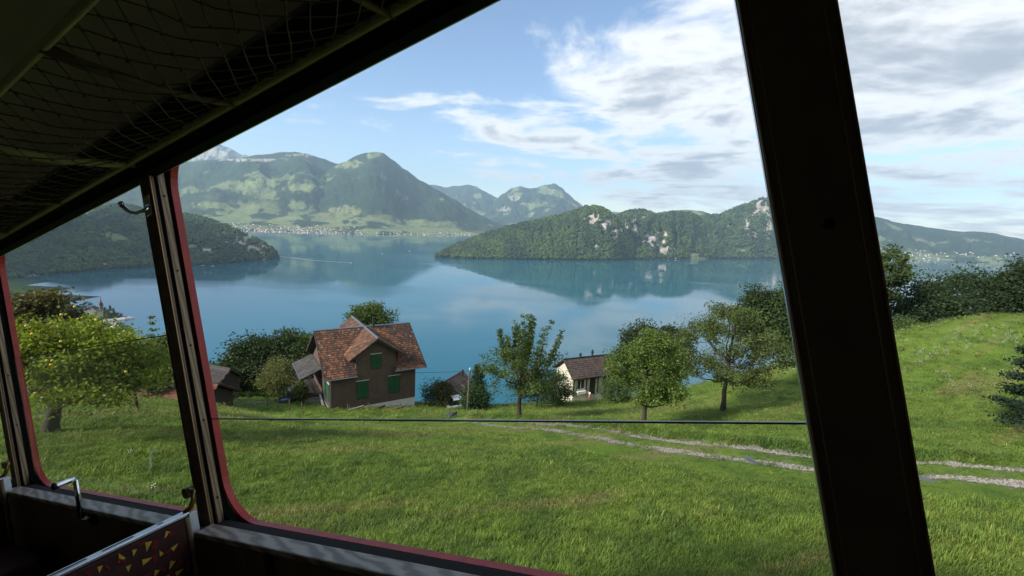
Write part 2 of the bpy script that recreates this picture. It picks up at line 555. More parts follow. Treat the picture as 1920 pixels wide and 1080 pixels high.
G2 = hill('wooded_hill', [(1120, 440), (1140, 417), (1160, 403), (1180, 397), (1200, 394), (1215, 397), (1232, 404), (1250, 400), (1270, 398), (1290, 399), (1305, 405), (1325, 420), (1350, 440), (1385, 470), (1398, 484)],
          [(1120, 487), (1200, 487), (1398, 485.5)], 560, rows=110, amp=70, lam=240, seed=19, rockslope=.90, sil=1.5, field=-.2, shape=.92,
          stamps=[(1192, 430, 12, 20, 'rock', .7), (1230, 454, 24, 20, 'rock', 1), (1248, 468, 20, 17, 'rock', 1), (1240, 440, 15, 14, 'rock', 1), (1205, 412, 9, 5, 'rock', .8), (1170, 425, 10, 26, 'rock', .6), (1300, 478, 14, 5, 'field', 1), (1310, 484, 22, 3, 'field', 1)])
G1 = hill('wooded_hill', [(816, 482), (835, 470), (870, 455), (910, 440), (960, 425), (1000, 415), (1040, 407), (1060, 402), (1080, 395), (1100, 389), (1115, 388), (1130, 392), (1150, 404), (1165, 420), (1180, 443), (1195, 470), (1204, 486)],
          [(816, 484), (900, 486), (1000, 487.5), (1100, 488.7), (1150, 489), (1178, 487.5), (1204, 484.5)], [(816, 80), (900, 380), (1080, 460), (1140, 300), (1204, 60)], rows=110, amp=46, lam=200, seed=21, rockslope=.93, sil=1.5, field=-.3, shape=.9,
          stamps=[(1112, 412, 20, 11, 'rock', 1), (1136, 423, 20, 11, 'rock', 1), (1158, 438, 15, 11, 'rock', 1), (1088, 432, 9, 14, 'rock', .5), (1117, 465, 9, 8, 'rock', .8), (1060, 425, 12, 8, 'rock', .35), (1125, 405, 8, 6, 'rock', .7)])
I1 = hill('wooded_hill', [(-300, 430), (-150, 420), (-60, 425), (0, 440), (30, 445), (60, 430), (100, 410), (130, 402), (150, 404), (180, 418), (215, 436), (250, 450), (300, 466), (350, 480), (400, 488), (450, 491)],
          [(-300, 560), (-100, 540), (20, 526), (100, 516), (200, 507), (300, 501), (450, 493)], [(-300, 900), (100, 700), (250, 300), (450, 60)], rows=110, amp=46, lam=240, seed=23, rockslope=.97, sil=1.5, field=-.15,
          stamps=[(215, 447, 32, 12, 'field', 1), (265, 480, 28, 9, 'field', 1), (180, 495, 80, 2.2, 'rock', .8), (60, 516, 30, 2, 'rock', .7)])
I2 = hill('wooded_hill', [(90, 430), (130, 412), (165, 405), (178, 398), (190, 391), (215, 386), (245, 388), (275, 394), (310, 400), (340, 403), (380, 410), (420, 424), (450, 436), (470, 446), (490, 455), (505, 463), (517, 473), (523, 483)],
          [(90, 510), (200, 505), (300, 500), (380, 497.5), (440, 494), (490, 489.5), (523, 485)], [(90, 1300), (215, 1000), (350, 700), (450, 300), (523, 30)], rows=120, amp=40, lam=230, seed=25, rockslope=.95, sil=1.5, field=-.2,
          stamps=[(450, 452, 34, 12, 'rock', .75), (480, 468, 26, 12, 'rock', .75), (430, 440, 20, 8, 'rock', .5), (490, 480, 14, 7, 'rock', .6), (360, 464, 18, 6, 'field', 1), (385, 474, 34, 4, 'field', 1), (200, 405, 7, 4, 'rock', .7), (268, 426, 9, 3, 'rock', .5)])
# unseen mountain behind the railway, its ridge shaped to shade the left headland
rp = np.array([(1100, -1900, 700), (0, -1400, 420), (-1000, -950, 300), (-1900, -350, 420), (-2600, 300, 1080), (-3300, 1000, 1400), (-4300, 1900, 1100)], float)
V, W_ = [], 14
for i, c in enumerate(np.vstack([rp[0] + (rp[i + 1] - rp[i]) * 0 if False else np.linspace(rp[i], rp[i + 1], 12, endpoint=False) for i in range(6)])):
    for k in range(W_ + 1):
        q = (k / W_ - .5) * 2
        h = c[2] * (1 - abs(q)) ** 1.1 + (LAKE - 10) * (1 - (1 - abs(q)) ** 1.1)
        p = np.array([c[0] + q * 760 * .47, c[1] + q * 760 * .88, h])
        p[2] += 90 * (float(fbm(p[0] / 300, p[1] / 300, 0, 5, 4)) - .5) * (1 - abs(q))
        V.append(p)
n = len(V) // (W_ + 1)
idx = np.arange(len(V)).reshape(n, W_ + 1)
F = np.stack([idx[:-1, :-1], idx[1:, :-1], idx[1:, 1:], idx[:-1, 1:]], -1).reshape(-1, 4)
tag(mesh_np('shading_mountainside', np.array(V), F, M_FAR, np.tile(FORC, (len(V), 1)), True), kind='structure')

# lake
mt = bpy.data.materials.new('lake_water')
mt.use_nodes = True
t = NT(mt.node_tree)
g = t.n('ShaderNodeNewGeometry')
mp = t.n('ShaderNodeMapping', ins={'Vector': g.outputs['Position'], 'Scale': (1.0, 1.0, 1.0)})
wv = t.noise(mp.outputs[0], .22, 4, .6)
wl = t.noise(mp.outputs[0], .0035, 4, .55)
bmp = t.n('ShaderNodeBump', ins={'Strength': t.math('MULTIPLY', t.ramp(wl, .35, .65), .05), 'Distance': 1.0, 'Height': wv})
rgh_ = t.math('ADD', t.math('MULTIPLY', t.ramp(t.noise(t.n('ShaderNodeMapping', ins={'Vector': g.outputs['Position'], 'Scale': (.0012, .0042, 1.0)}).outputs[0], 1.0, 5, .6), .42, .66), .11), .03)
bs = t.n('ShaderNodeBsdfPrincipled', ins={'Base Color': (.010, .098, .142, 1), 'Roughness': rgh_, 'IOR': 1.333, 'Specular IOR Level': .5})
t.t.links.new(bmp.outputs[0], bs.inputs['Normal'])
t.n('ShaderNodeOutputMaterial', ins={'Surface': bs.outputs[0]})
tag(mesh_np('lake', [(-9000, 0, LAKE), (9000, 0, LAKE), (9000, 15000, LAKE), (-9000, 15000, LAKE)], [[0, 1, 2, 3]], mt), kind='structure')


# ------------------------------------------------------------------ forest on the nearer hills
def tree_proto(k):
    b = MB()
    r = random.Random(k)
    if k % 3 == 2:                                            # conifer
        for j in range(4):
            z0, z1, rr = .12 + j * .22, .12 + j * .22 + .40, .30 - j * .06
            sg = 7
            V = [(rr * (1 + .3 * (r.random() - .5)) * math.cos(2 * math.pi * i / sg), rr * math.sin(2 * math.pi * i / sg), z0) for i in range(sg)] + [(0, 0, min(z1, 1.1))]
            b.add(V, [[i, (i + 1) % sg, sg] for i in range(sg)], (.75, .9, .9))
    else:
        for j in range(7):
            a = r.random() * 6.28
            q = .22 if j else 0
            random.seed(k * 10 + j)
            b.blob((q * math.cos(a), q * math.sin(a), .45 + .35 * r.random()), (.24 + .1 * r.random()), 6, 4, (.8 + .5 * r.random(),) * 2 + (.8,), .5)
    o = b.build('tree_crown', M_FOREST, usecol=True)
    COL.objects.unlink(o)
    return o


PROTOS = [tree_proto(k) for k in range(3)]


def gn_scatter(name, pts, rotz, scl, tint, src, tilt=None):
    me = bpy.data.meshes.new(name)
    me.vertices.add(len(pts))
    me.vertices.foreach_set('co', np.asarray(pts, np.float32).ravel())
    rv = np.zeros((len(pts), 3), np.float32)
    rv[:, 2] = rotz
    if tilt is not None:
        rv[:, :2] = tilt
    a = me.attributes.new('rot', 'FLOAT_VECTOR', 'POINT')
    a.data.foreach_set('vector', rv.ravel())
    s3 = np.asarray(scl, np.float32)
    if s3.ndim == 1:
        s3 = np.repeat(s3[:, None], 3, 1)
    a = me.attributes.new('scl', 'FLOAT_VECTOR', 'POINT')
    a.data.foreach_set('vector', s3.ravel())
    a = me.attributes.new('tint', 'FLOAT_COLOR', 'POINT')
    c4 = np.ones((len(pts), 4), np.float32)
    c4[:, :3] = tint
    a.data.foreach_set('color', c4.ravel())
    o = bpy.data.objects.new(name, me)
    COL.objects.link(o)
    ng = bpy.data.node_groups.new(name, 'GeometryNodeTree')
    ng.interface.new_socket('Geometry', in_out='INPUT', socket_type='NodeSocketGeometry')
    ng.interface.new_socket('Geometry', in_out='OUTPUT', socket_type='NodeSocketGeometry')
    gi, go = ng.nodes.new('NodeGroupInput'), ng.nodes.new('NodeGroupOutput')
    ip = ng.nodes.new('GeometryNodeInstanceOnPoints')
    oi = ng.nodes.new('GeometryNodeObjectInfo')
    oi.inputs['Object'].default_value = src
    oi.inputs['As Instance'].default_value = True
    na = ng.nodes.new('GeometryNodeInputNamedAttribute')
    na.data_type = 'FLOAT_VECTOR'
    na.inputs['Name'].default_value = 'rot'
    nb = ng.nodes.new('GeometryNodeInputNamedAttribute')
    nb.data_type = 'FLOAT_VECTOR'
    nb.inputs['Name'].default_value = 'scl'
    er = ng.nodes.new('FunctionNodeEulerToRotation')
    L = ng.links.new
    L(gi.outputs[0], ip.inputs['Points'])
    L(oi.outputs['Geometry'], ip.inputs['Instance'])
    L(na.outputs[0], er.inputs[0])
    L(er.outputs[0], ip.inputs['Rotation'])
    L(nb.outputs[0], ip.inputs['Scale'])
    L(ip.outputs[0], go.inputs[0])
    md = o.modifiers.new('scatter', 'NODES')
    md.node_group = ng
    return o


def forest(H, count, size, seed=0, dens=None):
    r = np.random.default_rng(seed)
    V, n, rr = H['V'], H['n'], H['r']
    a, b, c = V[:-1, :-1], V[1:, :-1], V[:-1, 1:]
    ar = np.linalg.norm(np.cross(b - a, c - a), axis=-1)
    keep = (1 - H['field'][:-1, :-1]) * (1 - .93 * H['rock'][:-1, :-1])
    keep[keep < .4] *= .15
    keep[:, H['rows'] + 3:] = 0
    pr = (ar * keep).ravel()
    k = r.choice(len(pr), count, p=pr / pr.sum())
    i, j = np.unravel_index(k, ar.shape)
    u, v = r.random(count)[:, None], r.random(count)[:, None]
    pts = V[i, j] + u * (V[i + 1, j] - V[i, j]) + v * (V[i, j + 1] - V[i, j])
    ok = pts[:, 2] > LAKE + .3
    pts = pts[ok]
    count = len(pts)
    sc_ = size * (.6 + .8 * r.random(count))
    hue = sstep(fbm(pts[:, 0] / 130, pts[:, 1] / 130, 0, 5, seed, .6), .30, .68)[:, None]
    tint = np.array([.016, .034, .018]) * (1 - hue) * 1.4 + np.array([.040, .066, .019]) * hue * 1.3
    tint = tint * (.65 + .7 * r.random((count, 1)))
    kind = r.random(count)
    for q in range(3):
        s = (kind >= (0, .42, .78)[q]) & (kind < (.42, .78, 1.01)[q])
        s3 = np.stack([sc_[s]] * 3, 1)
        s3[:, 2] *= 1.25 if q == 2 else .95
        p = pts[s].copy()
        p[:, 2] -= sc_[s] * .12
        o = gn_scatter('hillside_forest', p, r.random(s.sum()) * 6.28, s3, tint[s] * (.75 if q == 2 else 1), PROTOS[q])
        tag(o, kind='stuff')


forest(G1, 15000, 17, 1)
forest(G2, 13000, 18, 2)
forest(G3, 14000, 20, 3)
forest(I1, 14000, 15, 4)
forest(I2, 14000, 15, 5)

# ------------------------------------------------------------------ near ground
CT = [  # pixel x, y and distance ahead (metres)
    (1000, 1075, 6.6), (600, 1000, 8.6), (450, 960, 10), (300, 900, 11.8), (100, 850, 13.5), (90, 808, 16), (60, 772, 20), (60, 754, 23.5), (320, 766, 25), (255, 771, 22.5), (200, 754, 26),
    (550, 790, 32), (620, 768, 40), (700, 772, 39), (778, 762, 44.5), (880, 795, 33.5), (972, 792, 32), (1205, 801, 26), (1357, 770, 31), (1000, 805, 28.5), (1300, 850, 18.5), (1500, 880, 14.8), (1720, 890, 13.2), (1900, 905, 12.2),
    (1100, 752, 56), (1850, 800, 20), (1700, 740, 26), (1800, 700, 28), (1700, 632, 38), (1900, 590, 38), (1600, 664, 39), (1440, 690, 42), (1550, 1000, 8), (1800, 1000, 7.8), (1440, 760, 32), (450, 770, 38), (330, 760, 30), (410, 762, 40), (500, 752, 46), (440, 748, 48), (1000, 768, 42), (880, 770, 44), (1180, 762, 46), (1250, 740, 46),
]
cpts = np.array([P(a, b, c) for a, b, c in CT])
extra = np.array([(0, 0, -3.1), (9, -4.4, -.7), (-9, 4.4, -5.6), (-18, 9, -8.2), (18, -9, 1.9), (-28, 14, -11.5), (26, 4, -2.2), (40, 14, -3.5), (48, 36, -8), (-40, 26, -15.5),
                  (0, 75, -36), (30, 72, -34), (60, 66, -26), (-30, 70, -35), (-55, 52, -31), (-60, 30, -22), (70, 30, -10), (-26, 34, -20.0), (-34, 34, -21.5), (18, 90, -46), (-10, 90, -45), (-60, 70, -44)], float)
TP = np.vstack([cpts, extra])


def tps_fit(p, lam=.3):
    n = len(p)
    d2 = ((p[:, None, :2] - p[None, :, :2]) ** 2).sum(-1)
    K = .5 * d2 * np.log(d2 + 1e-9)
    A = np.zeros((n + 3, n + 3))
    A[:n, :n] = K + lam * np.eye(n)
    A[:n, n] = 1
    A[:n, n + 1:] = p[:, :2]
    A[n, :n] = 1
    A[n + 1:, :n] = p[:, :2].T
    return np.linalg.solve(A, np.r_[p[:, 2], 0, 0, 0])


TW = tps_fit(TP, 4.0)
SHX = [(-2500, 1900), (-1500, 1500), (-885, 994), (-688, 843), (-400, 690), (-100, 590), (200, 560), (700, 640), (1500, 900), (3000, 1300)]


def ground(x, y):
    x, y = np.asarray(x, float), np.asarray(y, float)
    shp = x.shape
    x, y = x.ravel(), y.ravel()
    n = len(TP)
    z = np.empty(len(x))
    for i in range(0, len(x), 20000):
        xx, yy = x[i:i + 20000], y[i:i + 20000]
        d2 = (xx[:, None] - TP[None, :, 0]) ** 2 + (yy[:, None] - TP[None, :, 1]) ** 2
        z[i:i + 20000] = (.5 * d2 * np.log(d2 + 1e-9)) @ TW[:n] + TW[n] + TW[n + 1] * xx + TW[n + 2] * yy
    ys = np.interp(x, [a for a, b in SHX], [b for a, b in SHX])
    t = (y - 50) / np.maximum(ys - 180 * sstep(-x, 300, 700) - 50, 50)
    zf = np.where(t < 0, -26 - t * np.maximum(ys - 50, 50) * .36, -26 + np.minimum(t, 1) ** .9 * (-266.5 + 26))
    zf = zf + .05 * np.clip(x, -200, 200) * np.clip(1 - t, 0, 1)
    zf = np.minimum(zf, 600)
    zf = np.where(y > ys - 4, np.minimum(zf, -266.5 - 2.2 * (y - ys + 4) * .5), zf)
    zf = np.maximum(zf, -284)
    r = np.sqrt(x ** 2 + (y - 28) ** 2)
    k = sstep(r, 48, 85)
    z = z * (1 - k) + zf * k
    z = z + (fbm(x / 2.6, y / 2.6, 0, 4, 3) - .5) * .22 * sstep(np.abs(y - 0), 2, 6) + (fbm(x / 9, y / 9, 0, 3, 5) - .5) * .5
    return z.reshape(shp)


def hit(px, py, tmax=120):
    d = ray(px, py)
    s = np.concatenate([np.arange(4, 60, .08), np.arange(60, tmax, .3)])
    p = d[None] * s[:, None]
    g = ground(p[:, 0], p[:, 1])
    k = np.where(p[:, 2] < g)[0]
    if len(k) == 0:
        k = [len(s) - 1]
    return np.array([p[k[0], 0], p[k[0], 1], g[k[0]]])


def spaced(segs):
    out = []
    for a, b, st in segs:
        out += list(np.arange(a, b, st))
    return np.array(out + [segs[-1][1]])


gx = spaced([(-4200, -1000, 160), (-1000, -150, 30), (-150, -60, 4), (-60, -30, .8), (-30, 36, .4), (36, 60, .8), (60, 150, 5), (150, 1000, 40), (1000, 4200, 250)])
gy = spaced([(-1500, -60, 80), (-60, -4, 4), (-4, 48, .4), (48, 66, .9), (66, 160, 5), (160, 1200, 25), (1200, 2000, 100)])
GX, GY = np.meshgrid(gx, gy, indexing='ij')
GZ = ground(GX, GY)
# the farm track: two gravel ruts with a grass strip
trk_px = [(905, 795), (960, 800), (1040, 806), (1120, 819), (1200, 834), (1280, 845), (1360, 856), (1440, 866), (1520, 876), (1640, 884), (1720, 889), (1800, 894), (1900, 903), (2060, 915)]
TRK = np.array([hit(a, b) for a, b in trk_px])
TRK = np.vstack([TRK, TRK[-1] + (TRK[-1] - TRK[-2]) * 5])


def track_dist(x, y):
    best = np.full(np.shape(x), 1e9)
    sgn = np.zeros(np.shape(x))
    for a, b in zip(TRK[:-1, :2], TRK[1:, :2]):
        d = b - a
        L = np.dot(d, d)
        t = np.clip(((x - a[0]) * d[0] + (y - a[1]) * d[1]) / L, 0, 1)
        qx, qy = x - a[0] - t * d[0], y - a[1] - t * d[1]
        dd = np.hypot(qx, qy)
        s = np.sign(d[0] * qy - d[1] * qx)
        m_ = dd < best
        best = np.where(m_, dd, best)
        sgn = np.where(m_, s, sgn)
    return best * sgn


def rut_mask(x, y):
    d = track_dist(x, y) + (fbm(x / .8, y / .8, 0, 3, 8) - .5) * .35
    a = np.abs(np.abs(d) - .72)
    a = a + (fbm(x / 1.3, y / 1.3, 0, 5, 18, .62) - .42) * .42
    return (1 - sstep(a, .15, .36))


near = (np.abs(GX) < 62) & (GY > -6) & (GY < 66)
rut = np.where(near, rut_mask(GX, GY), 0)
td = np.where(near, track_dist(GX, GY), 99)
GZ = GZ - .06 * rut + near * (.13 * np.clip(td + 1.6, 0, 3.2) * (1 - sstep(td, 1.6, 5.5)) + .10 * (1 - sstep(np.abs(td - 1.75), .15, .6)))   # ruts worn in, track nearly level across, low bank beyond


def meadow_tint(x, y):
    """returns rgb of the turf (its own colour: lush, mown, dry)"""
    a = fbm(x / 3.5, y / 3.5, 0, 5, 61)
    b = fbm(x / .9, y / 1.6, 0, 4, 62)
    s = fbm((x * .8 + y * .5) / 7, (y * .9 - x * .4) / 1.1, 0, 4, 63)         # mowing swaths
    g = np.array([.090, .162, .021])
    l = np.array([.145, .20, .034])
    dry = np.array([.22, .19, .075])
    dk = np.array([.058, .108, .020])
    c = g[None] * (1 - a[:, None]) + l[None] * a[:, None]
    k = sstep(b, .52, .68)[:, None] * .6
    c = c * (1 - k) + dk * k
    k = (sstep(s, .60, .72) * .5)[:, None]
    return c * (1 - k) + dry * k


mcol = meadow_tint(GX.ravel(), GY.ravel()) * .9
gravel = np.array([.20, .168, .130])
gcol = mcol * (1 - rut.ravel()[:, None]) + gravel * (.75 + .5 * fbm(GX.ravel() / .5, GY.ravel() / .5, 0, 3, 4)[:, None]) * rut.ravel()[:, None]
wood_k = sstep(np.hypot(GX, GY - 30), 75, 110).ravel()[:, None] * (fbm(GX / 40, GY / 40, 0, 4, 14).ravel()[:, None] > .42)
gcol = gcol * (1 - wood_k) + FORC * wood_k
mt = bpy.data.materials.new('turf')
mt.use_nodes = True
t = NT(mt.node_tree)
g = t.n('ShaderNodeNewGeometry')
base = t.n('ShaderNodeAttribute', attribute_name='Col').outputs['Color']
nz = t.noise(g.outputs['Position'], 9, 6, .7)
nf = t.noise(g.outputs['Position'], 38, 4, .7)
f = t.math('ADD', t.math('MULTIPLY', t.math('ADD', nz, nf), 1.0), .0)
cc = t.n('ShaderNodeCombineXYZ', ins={0: f, 1: f, 2: f})
m2 = t.n('ShaderNodeMix', data_type='RGBA', blend_type='MULTIPLY', ins={0: 1.0, 6: base, 7: cc.outputs[0]})
bs = t.n('ShaderNodeBsdfPrincipled', ins={'Base Color': m2.outputs[2], 'Roughness': .95, 'Specular IOR Level': .1})
b = t.n('ShaderNodeBump', ins={'Strength': .9, 'Distance': .08, 'Height': nz})
t.t.links.new(b.outputs[0], bs.inputs['Normal'])
t.n('ShaderNodeOutputMaterial', ins={'Surface': bs.outputs[0]})
n, r_ = GX.shape
idx = np.arange(n * r_).reshape(n, r_)
F = np.stack([idx[:-1, :-1], idx[1:, :-1], idx[1:, 1:], idx[:-1, 1:]], -1).reshape(-1, 4)
tag(mesh_np('meadow', np.stack([GX, GY, GZ], -1), F, mt, gcol, True), kind='structure')


def gz(x, y):
    x, y = np.asarray(x, float), np.asarray(y, float)
    i = np.clip(np.searchsorted(gx, x) - 1, 0, len(gx) - 2)
    j = np.clip(np.searchsorted(gy, y) - 1, 0, len(gy) - 2)
    u = (x - gx[i]) / (gx[i + 1] - gx[i])
    v = (y - gy[j]) / (gy[j + 1] - gy[j])
    return GZ[i, j] * (1 - u) * (1 - v) + GZ[i + 1, j] * u * (1 - v) + GZ[i, j + 1] * (1 - u) * v + GZ[i + 1, j + 1] * u * v


# ------------------------------------------------------------------ grass
def tuft(k, blades, h, spread, bw):
    r = np.random.default_rng(100 + k)
    V, F, C = [], [], []
    for i in range(blades):
        a = r.random() * 6.28
        p = np.array([math.cos(a), math.sin(a), 0]) * spread * r.random() ** .6
        hh = h * (.45 + .75 * r.random())
        an = r.random() * 6.28
        le = hh * (.15 + .75 * r.random())
        dirv = np.array([math.cos(an), math.sin(an), 0])
        sd_ = np.array([-math.sin(an), math.cos(an), 0]) * bw * (.6 + .8 * r.random())
        m0 = p + dirv * le * .3 + np.array([0, 0, hh * .6])
        tp = p + dirv * le + np.array([0, 0, hh])
        n0 = len(V)
        V += [p - sd_, p + sd_, m0 + sd_ * .8, m0 - sd_ * .8, tp]
        F += [[n0, n0 + 1, n0 + 2, n0 + 3], [n0 + 3, n0 + 2, n0 + 4]]
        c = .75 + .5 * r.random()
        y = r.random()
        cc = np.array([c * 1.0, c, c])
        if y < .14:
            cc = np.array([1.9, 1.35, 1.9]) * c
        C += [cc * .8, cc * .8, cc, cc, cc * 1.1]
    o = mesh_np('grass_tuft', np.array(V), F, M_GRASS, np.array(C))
    COL.objects.unlink(o)
    return o


TUFTS = [tuft(0, 30, .11, .17, .0040), tuft(1, 26, .15, .14, .0042), tuft(2, 34, .075, .22, .0042), tuft(3, 20, .24, .13, .006)]


def scatter_grass():
    r = np.random.default_rng(5)
    bands = [(3.5, 9, 130, 1.0), (9, 14, 85, 1.1), (14, 22, 44, 1.45), (22, 34, 20, 2.0), (34, 44, 9, 2.7), (44, 60, 5, 3.2)]
    allp, alls = [], []
    for r0, r1, dens, sc_ in bands:
        a0, a1 = math.radians(-52), math.radians(52)
        area = (a1 - a0) / 2 * (r1 ** 2 - r0 ** 2)
        n = int(area * dens)
        rr = np.sqrt(r0 ** 2 + (r1 ** 2 - r0 ** 2) * r.random(n))
        aa = a0 + (a1 - a0) * r.random(n)
        x, y = rr * np.sin(aa), rr * np.cos(aa)
        ok = (y > 2)
        allp.append(np.stack([x[ok], y[ok]], 1))
        alls.append(np.full(ok.sum(), sc_))
    p = np.vstack(allp)
    s = np.concatenate(alls)
    z = gz(p[:, 0], p[:, 1])
    rm = rut_mask(p[:, 0], p[:, 1])
    td = track_dist(p[:, 0], p[:, 1])
    P3 = np.c_[p, z]
    qx, qy = proj(P3)
    lush = fbm(p[:, 0] / 1.3, p[:, 1] / 1.3, 0, 4, 71)
    vis = (qx > -60) & (qx < 1980) & (qy < 1130) & (rm < .45 + .57 * r.random(len(s))) & (r.random(len(s)) < .55 + .8 * lush)
    # dry along houses' footprints is left to the houses
    P3, s, td, lush = P3[vis], s[vis], td[vis], lush[vis]
    tint = meadow_tint(P3[:, 0], P3[:, 1]) * (.65 + .75 * r.random((len(s), 1)))
    n = len(s)
    verge = (np.abs(td) < 1.9)
    s = s * (.6 + .6 * lush + .3 * r.random(n)) * np.where(np.abs(td) < .5, .55, np.where((td > 1.1) & verge, 1.5, np.where((td > -3.4) & (td <= -1.0), .42, 1.0)))
    s3 = np.stack([s, s, s * np.interp(P3[:, 1], [8, 16, 30], [.85, .5, .38]) * (1 - .35 * sstep(P3[:, 0], 12, 18))], 1)
    tint[verge] *= np.array([.75, .85, .75])
    kind = r.random(n)
    clump = fbm(P3[:, 0] / .7, P3[:, 1] / .7, 0, 3, 72)
    k3 = (clump > .70) & (kind < .5)
    k = np.where(k3, 3, np.where(kind < .36, 0, np.where(kind < .66, 1, 2)))
    for q in range(4):
        m_ = k == q
        nn = int(m_.sum())
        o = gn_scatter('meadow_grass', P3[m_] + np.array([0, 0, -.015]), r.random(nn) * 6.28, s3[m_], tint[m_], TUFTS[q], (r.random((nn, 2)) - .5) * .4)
        tag(o, kind='stuff')


scatter_grass()
# ------------------------------------------------------------------ the hazy air over the lake
mt = bpy.data.materials.new('haze')
mt.use_nodes = True
t = NT(mt.node_tree)
pv = t.n('ShaderNodeVolumePrincipled', ins={'Color': (.56, .79, 1, 1), 'Density': HAZE_DENSITY, 'Anisotropy': .2})
t.n('ShaderNodeOutputMaterial', ins={'Volume': pv.outputs[0]})
hb = MB().box((-16000, -3500, -300), (16000, 19000, 1700)).build('haze', mt)
tag(hb, kind='stuff')
# ------------------------------------------------------------------ ground lookup on the built mesh
def gpt(px, py, y=None):
    """point on the ground seen at a pixel, or the ground below the ray at distance y"""
    if y is None:
        p = hit(px, py)
    else:
        p = P(px, py, y)
    return np.array([p[0], p[1], float(gz(p[0], p[1]))])


# farm track: two gravel ruts laid on the turf
def strip(name, line, halfw, maskf, mat, lift=.012, du=.12, nw=26):
    seg = np.linalg.norm(np.diff(line[:, :2], axis=0), axis=1)
    s = np.r_[0, np.cumsum(seg)]
    q = np.arange(0, s[-1], du)
    cx_, cy_ = np.interp(q, s, line[:, 0]), np.interp(q, s, line[:, 1])
    k = np.ones(25) / 25
    pad = lambda a: np.convolve(np.r_[np.full(12, a[0]), a, np.full(12, a[-1])], k, 'valid')
    cx_, cy_ = pad(cx_), pad(cy_)
    tx, ty = np.gradient(cx_), np.gradient(cy_)
    l = np.hypot(tx, ty)
    nx, ny = -ty / l, tx / l
    o = np.linspace(-halfw, halfw, nw)
    X, Y = cx_[:, None] + nx[:, None] * o, cy_[:, None] + ny[:, None] * o
    Z = gz(X, Y) + lift
    mk = maskf(X, Y, o[None, :] + 0 * X)
    idx = np.arange(X.size).reshape(X.shape)
    F = np.stack([idx[:-1, :-1], idx[1:, :-1], idx[1:, 1:], idx[:-1, 1:]], -1)
    keep = (mk[:-1, :-1] + mk[1:, 1:]) > 1.0
    F = F[keep]
    c = gravel * (.7 + .6 * fbm(X / .25, Y / .25, 0, 3, 4)[..., None])
    c = c * (.8 + .45 * fbm(X / 2.2, Y / 2.2, 0, 3, 6)[..., None])
    return tag(mesh_np(name, np.stack([X, Y, Z], -1), F, mat, c.reshape(-1, 3), True), kind='structure')


M_GRAVEL = pmat('gravel', None, .95, attr=True, var=.55, scale=26, bump=1.0, bscale=40)
strip('farm_track', TRK, 1.5, lambda X, Y, o: rut_mask(X, Y), M_GRAVEL)
pl = np.array([gpt(392, 766), gpt(430, 761), gpt(470, 757), gpt(510, 753), gpt(545, 750)])
strip('path', pl, .55, lambda X, Y, o: 1 - sstep(np.abs(o) + (fbm(X / .8, Y / .8, 0, 3, 2) - .5) * .3, .3, .5), M_GRAVEL, .03)
pl = np.array([gpt(405, 752, 47), gpt(440, 747, 47.5), gpt(482, 741, 48.5)])
strip('paved_yard', pl, 1.3, lambda X, Y, o: 1 - sstep(np.abs(o), 1.1, 1.3), M_GRAVEL, .05)

# loose stones in the ruts
b = MB()
b.blob((0, 0, 0), (1, .8, .55), 6, 4, (1, 1, 1), .5)
stone = b.build('pebble', pmat('stone', (.30, .28, .25), .9, var=.4, scale=2))
COL.objects.unlink(stone)
r = np.random.default_rng(9)
q = r.random(26000) * (len(TRK) - 1)
i = q.astype(int)
c = TRK[i] * (1 - (q - i))[:, None] + TRK[i + 1] * (q - i)[:, None]
xy = c[:, :2] + r.normal(0, .8, (len(c), 2))
ok = rut_mask(xy[:, 0], xy[:, 1]) > .5
xy = xy[ok][:9000]
tag(gn_scatter('track_pebbles', np.c_[xy, gz(xy[:, 0], xy[:, 1]) + .015], r.random(len(xy)) * 6, .012 + .035 * r.random(len(xy)) ** 3, np.ones((len(xy), 3)), stone), kind='stuff')

# white wild flowers on the rise
b = MB()
for k in range(5):
    a = k * 2.4
    p = np.array([.05 * math.cos(a), .05 * math.sin(a), .22 + .03 * k])
    b.add([p + (-.016, -.016, 0), p + (.016, -.016, .006), p + (.016, .016, 0), p + (-.016, .016, .006)], [[0, 1, 2, 3]])
flower = b.build('flower', pmat('petal', (.72, .72, .66), .8))
COL.objects.unlink(flower)
pp = [hit(a, c) for a, c in zip(r.uniform(1655, 1905, 620), r.uniform(585, 735, 620)) if r.random() < .30 + .7 * math.exp(-((c - 640) / 40) ** 2)]
pp += [hit(a, c) for a, c in zip(r.uniform(1460, 1530, 60), r.uniform(660, 700, 60))]
pp = np.array([p for p in pp if fbm(p[0] / 2.5, p[1] / 2.5, 0, 3, 91) > .47])
tag(gn_scatter('wild_flowers', pp, r.random(len(pp)) * 6, .7 + .8 * r.random(len(pp)), np.ones((len(pp), 3)), flower), kind='stuff')
pp = np.array([hit(a, c) for a, c in [(245, 861), (289, 929)]])
tag(gn_scatter('wild_flowers', pp + (0, 0, .05), r.random(len(pp)) * 6, .8 * np.ones(len(pp)), np.ones((len(pp), 3)), flower), kind='stuff')


